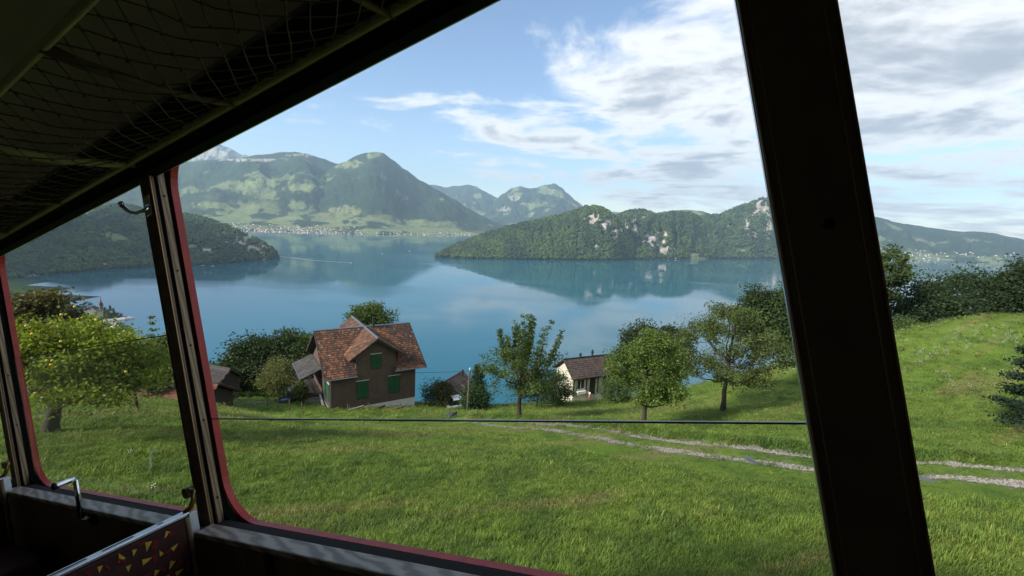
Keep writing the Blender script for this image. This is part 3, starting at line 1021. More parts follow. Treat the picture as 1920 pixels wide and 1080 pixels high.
# ------------------------------------------------------------------ trees
def leaves(C, rad, n, size, r, col, var=.3, flat=.6, warm=None):
    """leaf quads scattered round cluster centres C with radius rad"""
    k = r.integers(0, len(C), n)
    p = C[k] + np.clip(r.normal(0, .95, (n, 3)), -1.45, 1.45) * np.asarray(rad)[k][:, None] * np.array([1, 1, flat])
    a = r.normal(0, 1, (n, 3))
    a[:, 2] *= .6
    a /= np.linalg.norm(a, axis=1)[:, None]
    bq = np.cross(a, r.normal(0, 1, (n, 3)) * np.array([1, 1, .45]) + np.array([0, 0, .0]))
    bq /= np.linalg.norm(bq, axis=1)[:, None] + 1e-9
    s = size * (.6 + .8 * r.random(n))[:, None]
    V = np.stack([p - a * s * .6, p - bq * s * .34 + a * s * .05, p + a * s * .6, p + bq * s * .34 + a * s * .05], 1).reshape(-1, 3)
    F = np.arange(4 * n).reshape(n, 4)
    ck = (.72 + .56 * r.random(len(C)))[k]
    c = np.asarray(col)[None] * (ck * (1 - var + 2 * var * r.random(n)))[:, None]
    if warm is not None:
        w_ = (r.random(n) < warm[0])
        c[w_] = np.asarray(warm[1]) * (.7 + .6 * r.random((w_.sum(), 1)))
    return V, F, np.repeat(c, 4, 0)


def limb(p0, p1, r0, r1, rnd, n=5, bend=.12):
    p0, p1 = np.asarray(p0, float), np.asarray(p1, float)
    t = np.linspace(0, 1, n)[:, None]
    L = np.linalg.norm(p1 - p0)
    w_ = np.cumsum(rnd.normal(0, bend * L / n, (n, 3)), 0)
    w_ -= t * w_[-1]
    mid = np.array([0, 0, -.10 * L]) * np.sin(math.pi * t) * (0.6 if p1[2] > p0[2] else -.4)
    return p0 * (1 - t) + p1 * t + w_ + mid, np.linspace(r0, r1, n)


def tree(name, label, cat, base, H, R, seed, col, leaf=.16, nleaf=7000, style='round', tr=.14, cb=.28, lobes=None, group=None, warm=None, bias=(0, 0), lean=0.0, clus=70, crad=.5, gap=1.0, squash=1.0, taper=.28, tiltz=0.0):
    r = np.random.default_rng(seed)
    base = np.asarray(base, float)
    root = thing(name, label, cat, base, group)
    tk = MB()
    C, rad = [], []
    top = np.array([bias[0] * .4 + lean, bias[1] * .4, H * (.80 if style != 'upright' else .5)])
    tp, trd = limb((0, 0, -.25), top, tr * 1.25, tr * .25, r, 8, .05)
    trd[0] = tr * 1.6
    tk.tube(tp, trd, 7)

    def trunk_at(z):
        return np.array([np.interp(z, tp[:, 2], tp[:, 0]), np.interp(z, tp[:, 2], tp[:, 1]), z])
    if style in ('round', 'upright'):
        zc = H * (cb + (1 - cb) * .5)
        hz = H * (1 - cb) * .5
        n = 0
        mains = []
        while n < clus:
            q = r.normal(0, 1, 3)
            q /= np.linalg.norm(q)
            q *= (.45 + .55 * r.random() ** .5)
            if style == 'round':
                wob = .72 + .55 * float(vn(q[0] * 2.2 + seed, q[1] * 2.2, q[2] * 2.2, seed))
                prof = 1.0 - (taper * max(q[2], 0) if taper < .5 else taper * (q[2] + .9) * .5) + .05 * min(q[2], 0)
                p = np.array([q[0] * R * wob * prof + bias[0], q[1] * R * wob * prof + bias[1], zc + q[2] * hz * min(wob, 1.02) * squash])
                p[2] = max(p[2] - tiltz * p[0], H * cb * .9)
            else:
                p = np.array([q[0] * R, q[1] * R, H * (cb + (1 - cb) * .36) + q[2] * hz * .74])
            if float(vn(p[0] * gap / R * 2.6 + 9, p[1] * gap / R * 2.6, p[2] * gap / R * 2.6, seed + 3)) < .27:
                continue
            n += 1
            C.append(p)
            rad.append(crad * (.6 + .7 * r.random()))
            if len(mains) < 11 or r.random() < .12:
                z0 = np.clip(H * cb * .8 + (p[2] - H * cb) * .45, H * cb * .75, top[2] * .97)
                pts, rr = limb(trunk_at(z0), p, tr * .45, tr * .08, r, 6, .22)
                tk.tube(pts, rr, 5, False)
                mains.append(pts)
            else:
                allm = np.vstack([m_[2:] for m_ in mains])
                d = np.linalg.norm(allm - p, axis=1) + (allm[:, 2] > p[2]) * .6
                j = allm[np.argmin(d)]
                pts, rr = limb(j, p, tr * .14, tr * .04, r, 4, .25)
                tk.tube(pts, rr, 4, False)
                if np.linalg.norm(j - p) > crad:
                    C.append(pts[2])
                    rad.append(crad * .6)
        if style == 'upright':                              # long leafy shoots above the crown
            for k in range(20):
                an = r.random() * 6.28
                rr_ = R * (.15 + .8 * r.random())
                p0 = np.array([rr_ * .75 * math.cos(an), rr_ * .75 * math.sin(an), H * (.45 + .2 * r.random())])
                p1 = np.array([rr_ * 1.12 * math.cos(an), rr_ * 1.12 * math.sin(an), H * (.72 + .30 * r.random() ** .8 * (1 - .45 * rr_ / R))])
                pts, rr = limb(p0, p1, tr * .12, tr * .04, r, 7, .1)
                tk.tube(pts, rr, 4, False)
                st, _ = limb(trunk_at(H * .38), p0, tr * .3, tr * .12, r, 5, .15)
                tk.tube(st, np.linspace(tr * .3, tr * .12, 5), 5, False)
                for q in np.linspace(0, 1, 9):
                    f = q * 6
                    i_ = min(int(f), 5)
                    C.append(pts[i_] * (1 - f + i_) + pts[i_ + 1] * (f - i_))
                    rad.append(crad * .34)
    elif style == 'conifer':
        for k in range(clus):
            f = (k + .5) / clus
            z = H * (cb + (1 - cb) * f)
            rr_ = R * (1 - f) ** .8 * (.75 + .5 * r.random()) + .08
            an = k * 2.399 + r.random() * .6
            p = np.array([rr_ * math.cos(an), rr_ * math.sin(an), z - rr_ * .28 + .02 * H])
            st = np.array([0, 0, z])
            pts, q_ = limb(st, p, tr * .2, tr * .04, r, 5, .06)
            tk.tube(pts, q_, 4, False)
            for q in np.linspace(.25, 1, 5):
                C.append(st * (1 - q) + p * q)
                rad.append(crad * (.5 + .5 * q) * (.4 + .6 * rr_ / R))
    C, rad = np.array(C), np.array(rad)
    V, F, cc = leaves(C, rad, nleaf, leaf, r, col, .32, .62 if style != 'conifer' else .4, warm)
    tk.build('trunk', M_BARK, root, smooth=True)
    mesh_np('crown', V, F, M_LEAF, cc, False, root)
    return root


def at_px(px, py, y=None, top=None):
    b_ = gpt(px, py, y)
    H = None
    if top is not None:
        lo, hi = 0.2, 60.0
        for _ in range(40):
            mid = (lo + hi) / 2
            if proj(b_ + np.array([0, 0, mid]))[1] > top:
                lo = mid
            else:
                hi = mid
        H = lo
    return b_, H, FPX / float(b_ @ CF)


G_MID, G_DK, G_YEL, G_OLV, G_BLU = (.062, .100, .024), (.028, .050, .017), (.15, .205, .024), (.070, .098, .028), (.042, .072, .030)
b_, H, s = at_px(90, 808, top=566)
apple = tree('apple_tree', 'old apple tree with yellow fruit and thick forked trunk, left window', 'tree', b_, H, 112 / s, 31, G_YEL, .10, 25000, 'round', .22, .40, None, None, (.06, (.17, .14, .03)), (1.75, .2), 0.2, 125, .38, squash=.92, tiltz=.34, gap=1.7)
fruit = MB().blob((0, 0, 0), .04, 8, 6).build('fruit', pmat('yellow_fruit', (.55, .36, .03), .45), apple, smooth=True)
r = np.random.default_rng(77)
fs = [(49, 611), (114, 640), (60, 626), (88, 676), (98, 676), (95, 684), (66, 737), (115, 590), (180, 600), (150, 655), (236, 697), (140, 575)]
for k, (a, c) in enumerate(fs):
    p = P(a, c, b_[1] - 2.6 + .9 * r.random()) - b_
    f_ = fruit if k == 0 else fruit.copy()
    if k:
        COL.objects.link(f_)
        f_.parent = apple
    f_.location = p
b_, H, s = at_px(255, 771, top=655)
tree('fruit_tree', 'small thin-trunked tree standing alone at the meadow edge near the brick red roof', 'tree', b_, H, 46 / s, 32, (.10, .13, .028), .10, 6500, 'round', .085, .36, crad=.34, clus=46)
b_, H, s = at_px(972, 792, top=586)
tree('fruit_tree', 'tree with long upright leafy shoots standing beside the start of the gravel track', 'tree', b_, H, 78 / s, 33, G_MID, .125, 15000, 'upright', .16, .20, crad=.42, clus=95)
b_, H, s = at_px(1205, 801, top=611)
tree('fruit_tree', 'bright green tree with spreading low boughs in front of the white house', 'tree', b_, H, 84 / s, 34, (.085, .132, .024), .11, 17000, 'round', .13, .20, crad=.38, clus=100, gap=1.35, taper=.56)
b_, H, s = at_px(1357, 770, top=560)
tree('fruit_tree', 'broad olive green tree with open low branches standing alone on the mown slope', 'tree', b_, H, 100 / s, 35, G_OLV, .11, 24000, 'round', .15, .22, crad=.42, clus=135, taper=.45)
# trees round the houses, standing lower down the slope
DARKS = [  # name, label, px, y, top px, width px, style, colour
    ('broadleaf_tree', 'dark leafy tree at the left end of the clump beside the brown house', 470, 58, 628, 100, 'round', G_DK, 36),
    ('broadleaf_tree', 'tallest dark tree in the clump left of the brown house', 528, 60, 614, 96, 'round', G_DK, 37),
    ('broadleaf_tree', 'dark tree close behind the porch roof of the brown house', 572, 60, 628, 70, 'round', (.05, .08, .026), 38),
    ('broadleaf_tree', 'round tree top rising behind the roof ridge of the brown house', 695, 66, 568, 72, 'round', G_MID, 39),
    ('fruit_tree', 'pale grey green bush-like tree in front of the dark clump by the porch', 520, 48, 672, 60, 'round', (.12, .135, .05), 40),
    ('conifer_tree', 'narrow dark conifer beside the wooden pole and brown hut', 897, 46, 686, 44, 'conifer', (.030, .060, .026), 41),
    ('shrub', 'round dark shrub at the foot of the narrow conifer', 893, 44, 728, 52, 'round', (.035, .07, .024), 42),
    ('shrub', 'rounded bush with a dry brown patch in front of the brown hut', 824, 47, 718, 56, 'round', (.042, .066, .022), 43),
    ('broadleaf_tree', 'dark bushy tree behind the tree with upright shoots', 1010, 46, 690, 96, 'round', G_DK, 44),
    ('broadleaf_tree', 'dark tree top showing above the bright green tree', 1212, 64, 608, 86, 'round', (.036, .056, .026), 45),
    ('broadleaf_tree', 'leafy tree filling the gap between the bright tree and the olive tree', 1262, 60, 612, 80, 'round', G_BLU, 46),
    ('shrub', 'low leafy bush beside the white house right wall', 1160, 50, 712, 60, 'round', (.06, .10, .028), 47),
    ('shrub', 'green bush below the bright green tree toward the olive tree', 1240, 48, 706, 74, 'round', (.07, .11, .03), 48),
    ('broadleaf_tree', 'dense dark tree left of the wide window post, on the rise', 1432, 58, 540, 84, 'round', G_DK, 49),
    ('broadleaf_tree', 'dense tree half hidden by the wide window post', 1490, 56, 532, 100, 'round', (.045, .075, .022), 50),
    ('broadleaf_tree', 'tall airy tree just right of the wide window post', 1668, 56, 462, 84, 'round', (.055, .085, .028), 51),
    ('broadleaf_tree', 'wide dark tree in the middle of the row on the hill crest', 1752, 58, 518, 130, 'round', G_DK, 52),
    ('broadleaf_tree', 'wide dark tree near the right end of the hill crest row', 1842, 60, 504, 140, 'round', G_DK, 53),
    ('broadleaf_tree', 'tree at the far right end of the hill crest row', 1925, 58, 492, 90, 'round', G_DK, 54),
    ('shrub', 'low round bush on the crest under the tall airy tree', 1700, 47, 598, 90, 'round', (.06, .10, .026), 55),
    ('broadleaf_tree', 'dark red-brown tinged tree top behind the apple tree', 55, 34, 540, 130, 'round', (.075, .075, .028), 56),
    ('broadleaf_tree', 'dark green tree behind the right half of the apple tree', 150, 38, 640, 130, 'round', G_DK, 57),
    ('broadleaf_tree', 'grey green tree beside the dark window post over the brick red roof', 300, 36, 630, 80, 'round', (.085, .105, .05), 58),
    ('broadleaf_tree', 'dark tree between apple tree and brick red roof', 215, 40, 672, 110, 'round', (.035, .05, .02), 59),
    ('shrub', 'leafy bush on the slope under the barn wall', 412, 44, 735, 44, 'round', (.07, .10, .03), 60),
    ('shrub', 'climbing bush beside the porch steps of the brown house', 563, 42.2, 716, 20, 'round', (.085, .11, .03), 61),
    ('shrub', 'dark shrub between the tree with shoots and the white house', 1050, 50, 700, 60, 'round', (.04, .07, .024), 62),
]
for nm, lb, px, y, tp_, wpx, st, cl, sd_ in DARKS:
    b_ = P(px, tp_, y)
    b_[2] = gz(b_[0], b_[1])
    topz = float(P(px, tp_, y)[2])
    H = max(topz - b_[2], 1.2)
    s = FPX / float(b_ @ CF)
    R = wpx / 2 / s
    big = H > 9
    cb = .12 if nm == 'shrub' else (.05 if st == 'conifer' else max(.15, 1 - 2.3 * R * 1.15 / H))
    airy = 'airy' in lb
    tree(nm, lb, 'shrub' if nm == 'shrub' else 'tree', b_, H, R, sd_, cl, .27 if big else .14, (9000 if airy else 21000) if big else (9000 if st == 'conifer' else 7000), st,
         max(.06, H * .017), cb, crad=R * (.15 if airy else .25) + .08, clus=(60 if airy else 95) if st != 'conifer' else 60, gap=1.35 if big else 1.0,
         warm=(.16, (.17, .10, .05)) if 'brown patch' in lb else ((.10, (.12, .07, .03)) if 'red-brown' in lb else None))
b_ = P(1950, 790, 19.0)
b_[2] = gz(b_[0], b_[1])
tree('pine_tree', 'dark pine with long bristly boughs reaching in at the right edge', 'tree', b_, float(P(1950, 545, 19)[2] - b_[2]), 1.5, 63, (.020, .042, .022), .12, 22000, 'conifer', .12, .04, crad=.26, clus=64)
# sprig at the edge of the left window
b_ = P(292, 700, 33)
b_[2] = gz(b_[0], b_[1])
tree('slender_tree', 'slender young tree whose thin tip shows by the dark window post over the lake', 'tree', b_, float(P(292, 592, 33)[2] - b_[2]), .55, 64, G_MID, .14, 900, 'conifer', .05, .3, crad=.3, clus=16)

# ------------------------------------------------------------------ houses
M_BROWN = pmat('brown_render', (.105, .068, .052), .9, var=.25, scale=1.6, bump=.5, bscale=26)
M_DKWOOD = pmat('dark_wood', (.035, .025, .018), .8, var=.4, scale=6, bump=.4)
M_PLINTH = pmat('plinth', (.62, .60, .56), .85, var=.15, scale=2)
M_TILE = pmat('roof_tile', None, .85, attr=True, var=.35, scale=7, bump=.4)
M_SHUT = pmat('green_shutter', (.008, .085, .035), .55, var=.25, scale=5)
M_ZINC = pmat('zinc', (.16, .19, .22), .5, .6, var=.25, scale=4)
M_IRON = pmat('black_iron', (.016, .016, .017), .85)
M_CREAM = pmat('cream_wall', (.56, .52, .42), .85, var=.18, scale=1.3)
M_GREYROOF = pmat('fibre_cement', (.055, .052, .05), .85, var=.4, scale=2.5, bump=.3)
M_STEP = pmat('stone_step', (.22, .20, .17), .9, var=.35, scale=3, bump=.3)
M_GLASSDK = pmat('dark_glass', (.02, .025, .03), .08, spec=.8)
UZ = np.array([0, 0, 1.0])


def tiles(O, U, S, wid, length, palette, clip=None, tw=.17, th=.27, seed=0, lift=.03, patch=1.2):
    """overlapping roof tiles on a plane: returns V,F,C"""
    r = np.random.default_rng(seed)
    U, S = U / np.linalg.norm(U), S / np.linalg.norm(S)
    N = np.cross(U, S)
    if N[2] < 0:
        N = -N
    nr, nc = int(length / th), int(wid / tw)
    V, F, C = [], [], []
    pal = np.array(palette)
    for i in range(nr):
        for k in range(nc):
            u, v = (k + (.5 if i % 2 else 0)) * tw, i * th
            if clip is not None and not clip(u + tw / 2, v + th / 2):
                continue
            h0 = lift + .02 + .012 * r.random()
            w_ = tw * .94
            p = O + U * u + S * (v - .03)
            q = O + U * u + S * (v + th + .01)
            n0 = len(V)
            j = r.normal(0, .004)
            V += [p + N * .004, p + U * w_ + N * .004, p + N * (h0 + j), p + U * w_ + N * (h0 - j), q + N * lift * .35, q + U * w_ + N * lift * .35]
            F += [[n0, n0 + 1, n0 + 3, n0 + 2], [n0 + 2, n0 + 3, n0 + 5, n0 + 4], [n0, n0 + 2, n0 + 4], [n0 + 1, n0 + 5, n0 + 3]]
            a = float(fbm(u / patch + seed, v / patch, 0, 3, seed)) + r.normal(0, .16)
            a = np.clip((a - .25) / .5, 0, .999) * (len(pal) - 1)
            c = pal[int(a)] * (1 - a + int(a)) + pal[int(a) + 1] * (a - int(a))
            if r.random() < .02 and tw < .25:
                c = np.array([.20, .16, .12])
            C += [c * (.8 + .4 * r.random())] * 6
    return np.array(V), F, np.array(C)


def add_tiles(parent, base, *a, **k):
    V, F, C = tiles(*a, **k)
    o = mesh_np('roof_tiles', V, F, M_TILE, C, False, parent, base=base)
    return tag(o, kind='stuff')


RED = [(.040, .025, .018), (.060, .033, .021), (.090, .042, .024), (.22, .085, .035), (.075, .040, .025)]
BRN = [(.045, .034, .03), (.065, .047, .04), (.085, .06, .05), (.06, .045, .04)]


class HF:
    def __init__(s, A, yaw):
        s.A = np.asarray(A, float)
        s.ex = np.array([math.cos(yaw), math.sin(yaw), 0])
        s.ey = np.array([-math.sin(yaw), math.cos(yaw), 0])

    def w(s, a, b, c):
        return s.A + a * s.ex + b * s.ey + c * UZ

    def box(s, mb, a0, a1, b0, b1, c0, c1, col=None):
        mb.frame_box(s.w(a0, b0, c0), (a1 - a0) * s.ex, (b1 - b0) * s.ey, (c1 - c0) * UZ, col)
        return mb

    def poly(s, mb, pts, d):
        """polygon given in (a,b,c), swept along d=(da,db,dc)"""
        mb.prism([s.w(*p) for p in pts], d[0] * s.ex + d[1] * s.ey + d[2] * UZ)
        return mb


def shutter_window(h, root, a0, a1, c0, c1, b=0.0):
    fr = MB()
    h.box(fr, a0 - .06, a1 + .06, b - .03, b + .05, c0 - .06, c1 + .06)
    f_ = fr.build('window', M_DKWOOD, root, h.A)
    lt = MB()
    h.box(lt, a0 - .1, a1 + .1, b - .09, b - .031, c1 + .062, c1 + .11)
    lt.build('lintel', M_PLINTH, f_, h.A)
    mid = (a0 + a1) / 2
    for u0, u1 in ((a0, mid - .012), (mid + .012, a1)):
        m_ = MB()
        n_ = 4
        for k in range(n_):
            x0 = u0 + (u1 - u0) * k / n_
            x1 = u0 + (u1 - u0) * (k + 1) / n_ - .012
            h.box(m_, x0, x1, b - .065, b - .032, c0, c1)
        for cc in (c0 + .12, c1 - .22):
            h.box(m_, u0, u1 - .012, b - .085, b - .066, cc, cc + .1)
        m_.build('shutter', M_SHUT, f_, h.A)
    return f_


# --- the brown house with the cross gable
h = HF(P(620.5, 767, 40), math.radians(33.1))
house = thing('brown_house', 'brown rendered house with red tiled cross gable roof and green shutters', 'house', h.A)
L, Wd = 8.22, 8.96
wl = MB()
h.poly(wl, [(0, 0, -.26), (L, 0, -.26), (L, 0, 3.42), (6.15, 0, 3.42), (6.15, 0, 5.02), (4.25, 0, 6.33), (2.3, 0, 5.02), (2.3, 0, 3.42), (0, 0, 3.42)], (0, .25, 0))
side = [(.25, -.26), (Wd - .25, -.26), (Wd - .25, 3.42), (4.48, 6.3), (.25, 3.58)]
h.poly(wl, [(0, b, c) for b, c in side], (.25, 0, 0))
h.poly(wl, [(L - .25, b, c) for b, c in side], (.25, 0, 0))
h.box(wl, 0, L, Wd - .24, Wd, -.26, 3.4)
for a in (2.3, 5.95):
    h.poly(wl, [(a, .252, 3.3), (a, 2.6, 5.0), (a, .252, 5.0)], (.2, 0, 0))
wl.build('wall', M_BROWN, house, h.A)
pn = MB()
h.box(pn, .02, L - .02, .02, Wd - .02, -6.5, -.262)
pn.build('plinth', M_PLINTH, house, h.A)
rf = MB()
sl_ = (6.48 - 3.1) / 5.08
cm = lambda b: 3.1 + (b + .6) * sl_
th = .16


def slab(mb, pts):
    h.poly(mb, pts, (0, 0, -th))


slab(rf, [(-.65, -.6, 3.1), (2.28, -.6, 3.1), (2.28, 1.66, cm(1.66)), (4.25, 4.45, cm(4.45)), (-.65, 4.45, cm(4.45))])
slab(rf, [(5.9, -.6, 3.1), (9.14, -.6, 3.1), (9.14, 4.45, cm(4.45)), (4.25, 4.45, cm(4.45)), (6.15, 1.66, cm(1.66))])
slab(rf, [(-.65, 4.45, 6.46), (9.14, 4.45, 6.46), (9.14, 9.56, 3.1), (-.65, 9.56, 3.1)])
for a in (1.57, 6.93):
    s_ = 1 if a > 4.25 else -1
    slab(rf, [(a, -.5, 4.57), (4.25 + .001 * s_, -.5, 6.44), (4.25 + .001 * s_, 4.3, 6.44), (a, 1.6, 4.57)])
    slab(rf, [(a, 9.7, 4.57), (4.25 + .001 * s_, 9.7, 6.44), (4.25 + .001 * s_, 4.7, 6.44), (a, 7.4, 4.57)])
roof = rf.build('roof', M_DKWOOD, house, h.A)
S = h.ey * 5.08 + UZ * 3.38
cg = lambda a: 6.44 - .70 * abs(a - 4.25)


def clip_main(u, v):
    a, c = -.65 + u, 3.1 + v * .554
    if 2.28 < a < 6.02 and c < cg(a) - .02:
        return False
    return True


add_tiles(roof, h.A, h.w(-.65, -.6, 3.1), h.ex, S, 9.79, 6.1, RED, clip_main, seed=1)
add_tiles(roof, h.A, h.w(-.65, 9.56, 3.1), h.ex, -h.ey * 5.08 + UZ * 3.38, 9.79, 6.1, RED, None, .26, .4, seed=2)
for s_, a0 in ((-1, 1.57), (1, 6.93)):
    Sg = -s_ * h.ex * 2.68 + UZ * 1.87

    def clip_g(u, v, s_=s_):
        b = -.5 + u
        c = 4.57 + v * .572
        return c > min(cm(b), 6.46 - max(0, b - 4.45) * sl_) - .10
    add_tiles(roof, h.A, h.w(a0, -.5, 4.57), h.ey, Sg, 10.2, 3.27, RED[1:] if s_ < 0 else RED, clip_g, seed=3 + s_)
caps = MB()
for k in range(24):
    a = -.65 + k * .408
    caps.tube([h.w(a, 4.48, 6.47), h.w(a + .43, 4.48, 6.49)], .10, 6)
for k in range(25):
    b = -.5 + k * .408
    caps.tube([h.w(4.25, b, 6.46), h.w(4.25, b + .43, 6.48)], .12, 6)
tag(caps.build('ridge_caps', M_ZINC, roof, h.A), kind='stuff')
for a0, a1 in ((-.65, 2.28), (5.9, 9.14)):
    MB().tube([h.w(a0, -.68, 3.03), h.w(a1, -.68, 3.03)], .065, 6).build('gutter', M_ZINC, roof, h.A)
vb = MB()
for a in (-.67, 9.15):
    for b0, b1 in ((-.6, 4.45), (9.56, 4.45)):
        h.poly(vb, [(a, b0, 3.1 + .03), (a, b1, 6.47), (a, b1, 6.22), (a, b0, 2.86)], (.04, 0, 0))
for a in (1.57, 6.93):
    h.poly(vb, [(a, -.53, 4.60), (4.25, -.53, 6.475), (4.25, -.53, 6.24), (a, -.53, 4.37)], (0, .04, 0))
vb.build('bargeboard', M_DKWOOD, roof, h.A)
for w_ in ((2.39, 3.40, .57, 2.26), (5.47, 6.52, .61, 2.32), (3.74, 4.64, 3.38, 4.78)):
    shutter_window(h, house, *w_)
hs = HF(h.w(0, 1.9, 0), math.radians(33.1 - 90))         # left side wall of the same house
hs.ey = h.ex
hs.ex = -h.ey
hs.A = h.w(0, 2.4, 0)
for w_ in ((.95, 1.9, .45, 2.15), (-.6, .3, .45, 2.15)):
    o_ = shutter_window(hs, house, *w_)
    o_.location = Vector(hs.A - h.A)
dp = MB()
dp.tube([h.w(-.1, -.55, 2.98), h.w(-.1, -.12, 2.7), h.w(-.1, -.1, -.6)], .05, 6)
dp.build('downpipe', M_ZINC, house, h.A)
ch = MB()
ch.tube([h.w(5.15, 4.3, 6.2), h.w(5.15, 4.3, 7.35)], .11, 8)
ch.tube([h.w(5.15, 4.3, 7.4), h.w(5.15, 4.3, 7.46)], .17, 8)
ch.build('chimney_pipe', M_IRON, house, h.A)
pr = MB()
h.poly(pr, [(-.05, 4, 2.66), (-1.95, 4, 1.87), (-1.95, 9.5, 1.87), (-.05, 9.5, 2.66)], (0, 0, -.09))
pr_ = pr.build('porch_roof', M_GREYROOF, house, h.A)
sh = [(.06, .055, .05), (.045, .042, .04), (.085, .078, .07), (.05, .047, .044)]
add_tiles(pr_, h.A, h.w(-1.95, 4, 1.875), h.ey, h.ex * 1.9 + UZ * .79, 5.5, 2.05, sh, None, .4, .4, seed=9, lift=.012)
MB().tube([h.w(-2.02, 3.98, 1.80), h.w(-2.02, 9.52, 1.80)], .06, 6).build('gutter', M_ZINC, pr_, h.A)
pc = MB()
for b in (4.2, 6.6, 9.2):
    h.box(pc, -1.85, -1.73, b, b + .12, -3, 1.8)
h.box(pc, -1.85, -.02, 4.0, 9.3, -.25, -.08)
h.box(pc, -1.86, -1.80, 4.3, 9.2, .75, .83)
h.box(pc, -1.86, -1.80, 4.3, 9.2, .25, .33)
pc.build('porch_frame', M_DKWOOD, house, h.A)
for k in range(6):
    st = MB()
    h.box(st, -1.75, -.36, 1.9 + k * .36, 2.28 + k * .36, -1.6, -1.0 + k * .165)
    st.build('stair_step', M_STEP, house, h.A)
sw = MB()
h.poly(sw, [(-.33, 1.2, -2), (-.33, 1.2, -.85), (-.33, 4.0, .05), (-.33, 4.0, -2)], (.16, 0, 0))
sw.build('stair_cheek', M_PLINTH, house, h.A)


# --- plain gabled buildings
def gable_house(name, label, cat, A, yaw, L, Wd, hgt, pitch, over, m_wall, m_roof, pal=None, openings=(), tile=(.3, .4), deep=4.0, group=None, seedt=5, plinth=None, chimney=()):
    h = HF(A, yaw)
    root = thing(name, label, cat, h.A, group)
    rise = Wd / 2 * pitch
    wl = MB()
    h.box(wl, 0, L, 0, .2, -deep, hgt)
    h.box(wl, 0, L, Wd - .2, Wd, -deep, hgt)
    for a in (0, L - .2):
        h.poly(wl, [(a, .2, -deep), (a, Wd - .2, -deep), (a, Wd - .2, hgt), (a, Wd / 2, hgt + rise - .2), (a, .2, hgt)], (.2, 0, 0))
    wl.build('wall', m_wall, root, h.A)
    rf = MB()
    e = hgt - over * pitch
    for s_ in (0, 1):
        b0, b1 = (-over, Wd / 2) if s_ == 0 else (Wd + over, Wd / 2)
        h.poly(rf, [(-over, b0, e + .1), (L + over, b0, e + .1), (L + over, b1, hgt + rise + .1), (-over, b1, hgt + rise + .1)], (0, 0, -.14))
    roof = rf.build('roof', m_roof, root, h.A)
    if pal is not None:
        ln = math.hypot(Wd / 2 + over, (Wd / 2 + over) * pitch)
        add_tiles(roof, h.A, h.w(-over, -over, e + .1), h.ex, h.ey + UZ * pitch, L + 2 * over, ln, pal, None, tile[0], tile[1], seedt)
        add_tiles(roof, h.A, h.w(-over, Wd + over, e + .1), h.ex, -h.ey + UZ * pitch, L + 2 * over, ln, pal, None, tile[0], tile[1], seedt + 1)
    rc = MB()
    rc.tube([h.w(-over, Wd / 2, hgt + rise + .12), h.w(L + over, Wd / 2, hgt + rise + .12)], .09, 6)
    rc.build('ridge_cap', m_roof, roof, h.A)
    for (nm, a0, a1, c0, c1, mt_) in openings:
        f_ = MB()
        for q in ((a0 - .08, a0, c0, c1), (a1, a1 + .08, c0, c1), (a0 - .08, a1 + .08, c1, c1 + .08), (a0 - .12, a1 + .12, c0 - .07, c0)):
            h.box(f_, q[0], q[1], -.05, -.002, q[2], q[3])
        fr = f_.build(nm, M_DKWOOD, root, h.A)
        MB_ = MB()
        h.box(MB_, a0, a1, -.02, -.003, c0, c1)
        MB_.build('pane' if nm == 'window' else 'leaf', mt_, fr, h.A)
        if nm == 'window':
            g_ = MB()
            h.box(g_, (a0 + a1) / 2 - .025, (a0 + a1) / 2 + .025, -.035, -.021, c0, c1)
            g_.build('glazing_bar', M_WHITE, fr, h.A)
    for (a, b, z) in chimney:
        c_ = MB()
        c_.tube([h.w(a, b, hgt + rise - .5), h.w(a, b, hgt + rise + z)], .13, 8)
        c_.tube([h.w(a, b, hgt + rise + z * .55), h.w(a, b, hgt + rise + z * .75)], .2, 8)
        c_.build('chimney_pipe', M_IRON, root, h.A)
    return root, h


yw = math.radians(25.9)
A = P(1074, 712, 57.5) + .5 * np.array([math.cos(yw) - math.sin(yw), math.sin(yw) + math.cos(yw), 0]) - 2.475 * UZ
white, hw = gable_house('white_house', 'low cream house with brown tiled roof and dark timber posts', 'house', A, yw, 7.3, 4.3, 2.75, .75, .5, M_CREAM, M_DKWOOD, BRN,
                        [('window', .75, 1.6, .95, 1.95, M_GLASSDK), ('door', 2.75, 3.5, -.1, 2.05, M_DKWOOD), ('window', 4.9, 5.6, 1.15, 2.0, M_GLASSDK), ('window', 6.1, 6.8, 1.2, 2.0, M_GLASSDK)],
                        (.3, .34), chimney=((2.3, 2.15, .75), (4.3, 2.15, 1.05)))
for a in (0, 2.1, 4.0, 5.8, 7.2):
    hw.box(MB_p := MB(), a - .07, a + .07, -.09, -.004, -.1, 2.3)
    MB_p.build('timber_post', M_DKWOOD, white, hw.A)
bb = MB()
hw.box(bb, .5, 1.9, -.4, -.06, .45, .55)
hw.box(bb, .5, 1.9, -.42, -.36, .2, .6)
bb.build('flower_box', M_WHITE, white, hw.A)
# tiny garden ornament by the door
p = hw.w(2.0, -1.0, 0)
p[2] = gz(p[0], p[1]) if gz(p[0], p[1]) > p[2] - 1 else p[2] - .3
orn = thing('garden_ornament', 'red and white painted garden ornament on a post by the cream house door', 'ornament', p)
MB().tube([(0, 0, 0), (0, 0, 1.3)], .035, 6).build('post', M_WHITE, orn)
MB().blob((0, 0, .75), (.14, .14, .2), 8, 6).build('red_ball', pmat('red_paint_ornament', (.5, .03, .02), .4), orn, smooth=True)
MB().blob((.05, 0, 1.35), (.16, .16, .2), 8, 6).build('white_ball', M_WHITE, orn, smooth=True)
MB().blob((-.13, 0, 1.5), (.1, .1, .13), 8, 6).build('pink_ball', pmat('pink_paint', (.6, .2, .16), .5), orn, smooth=True)

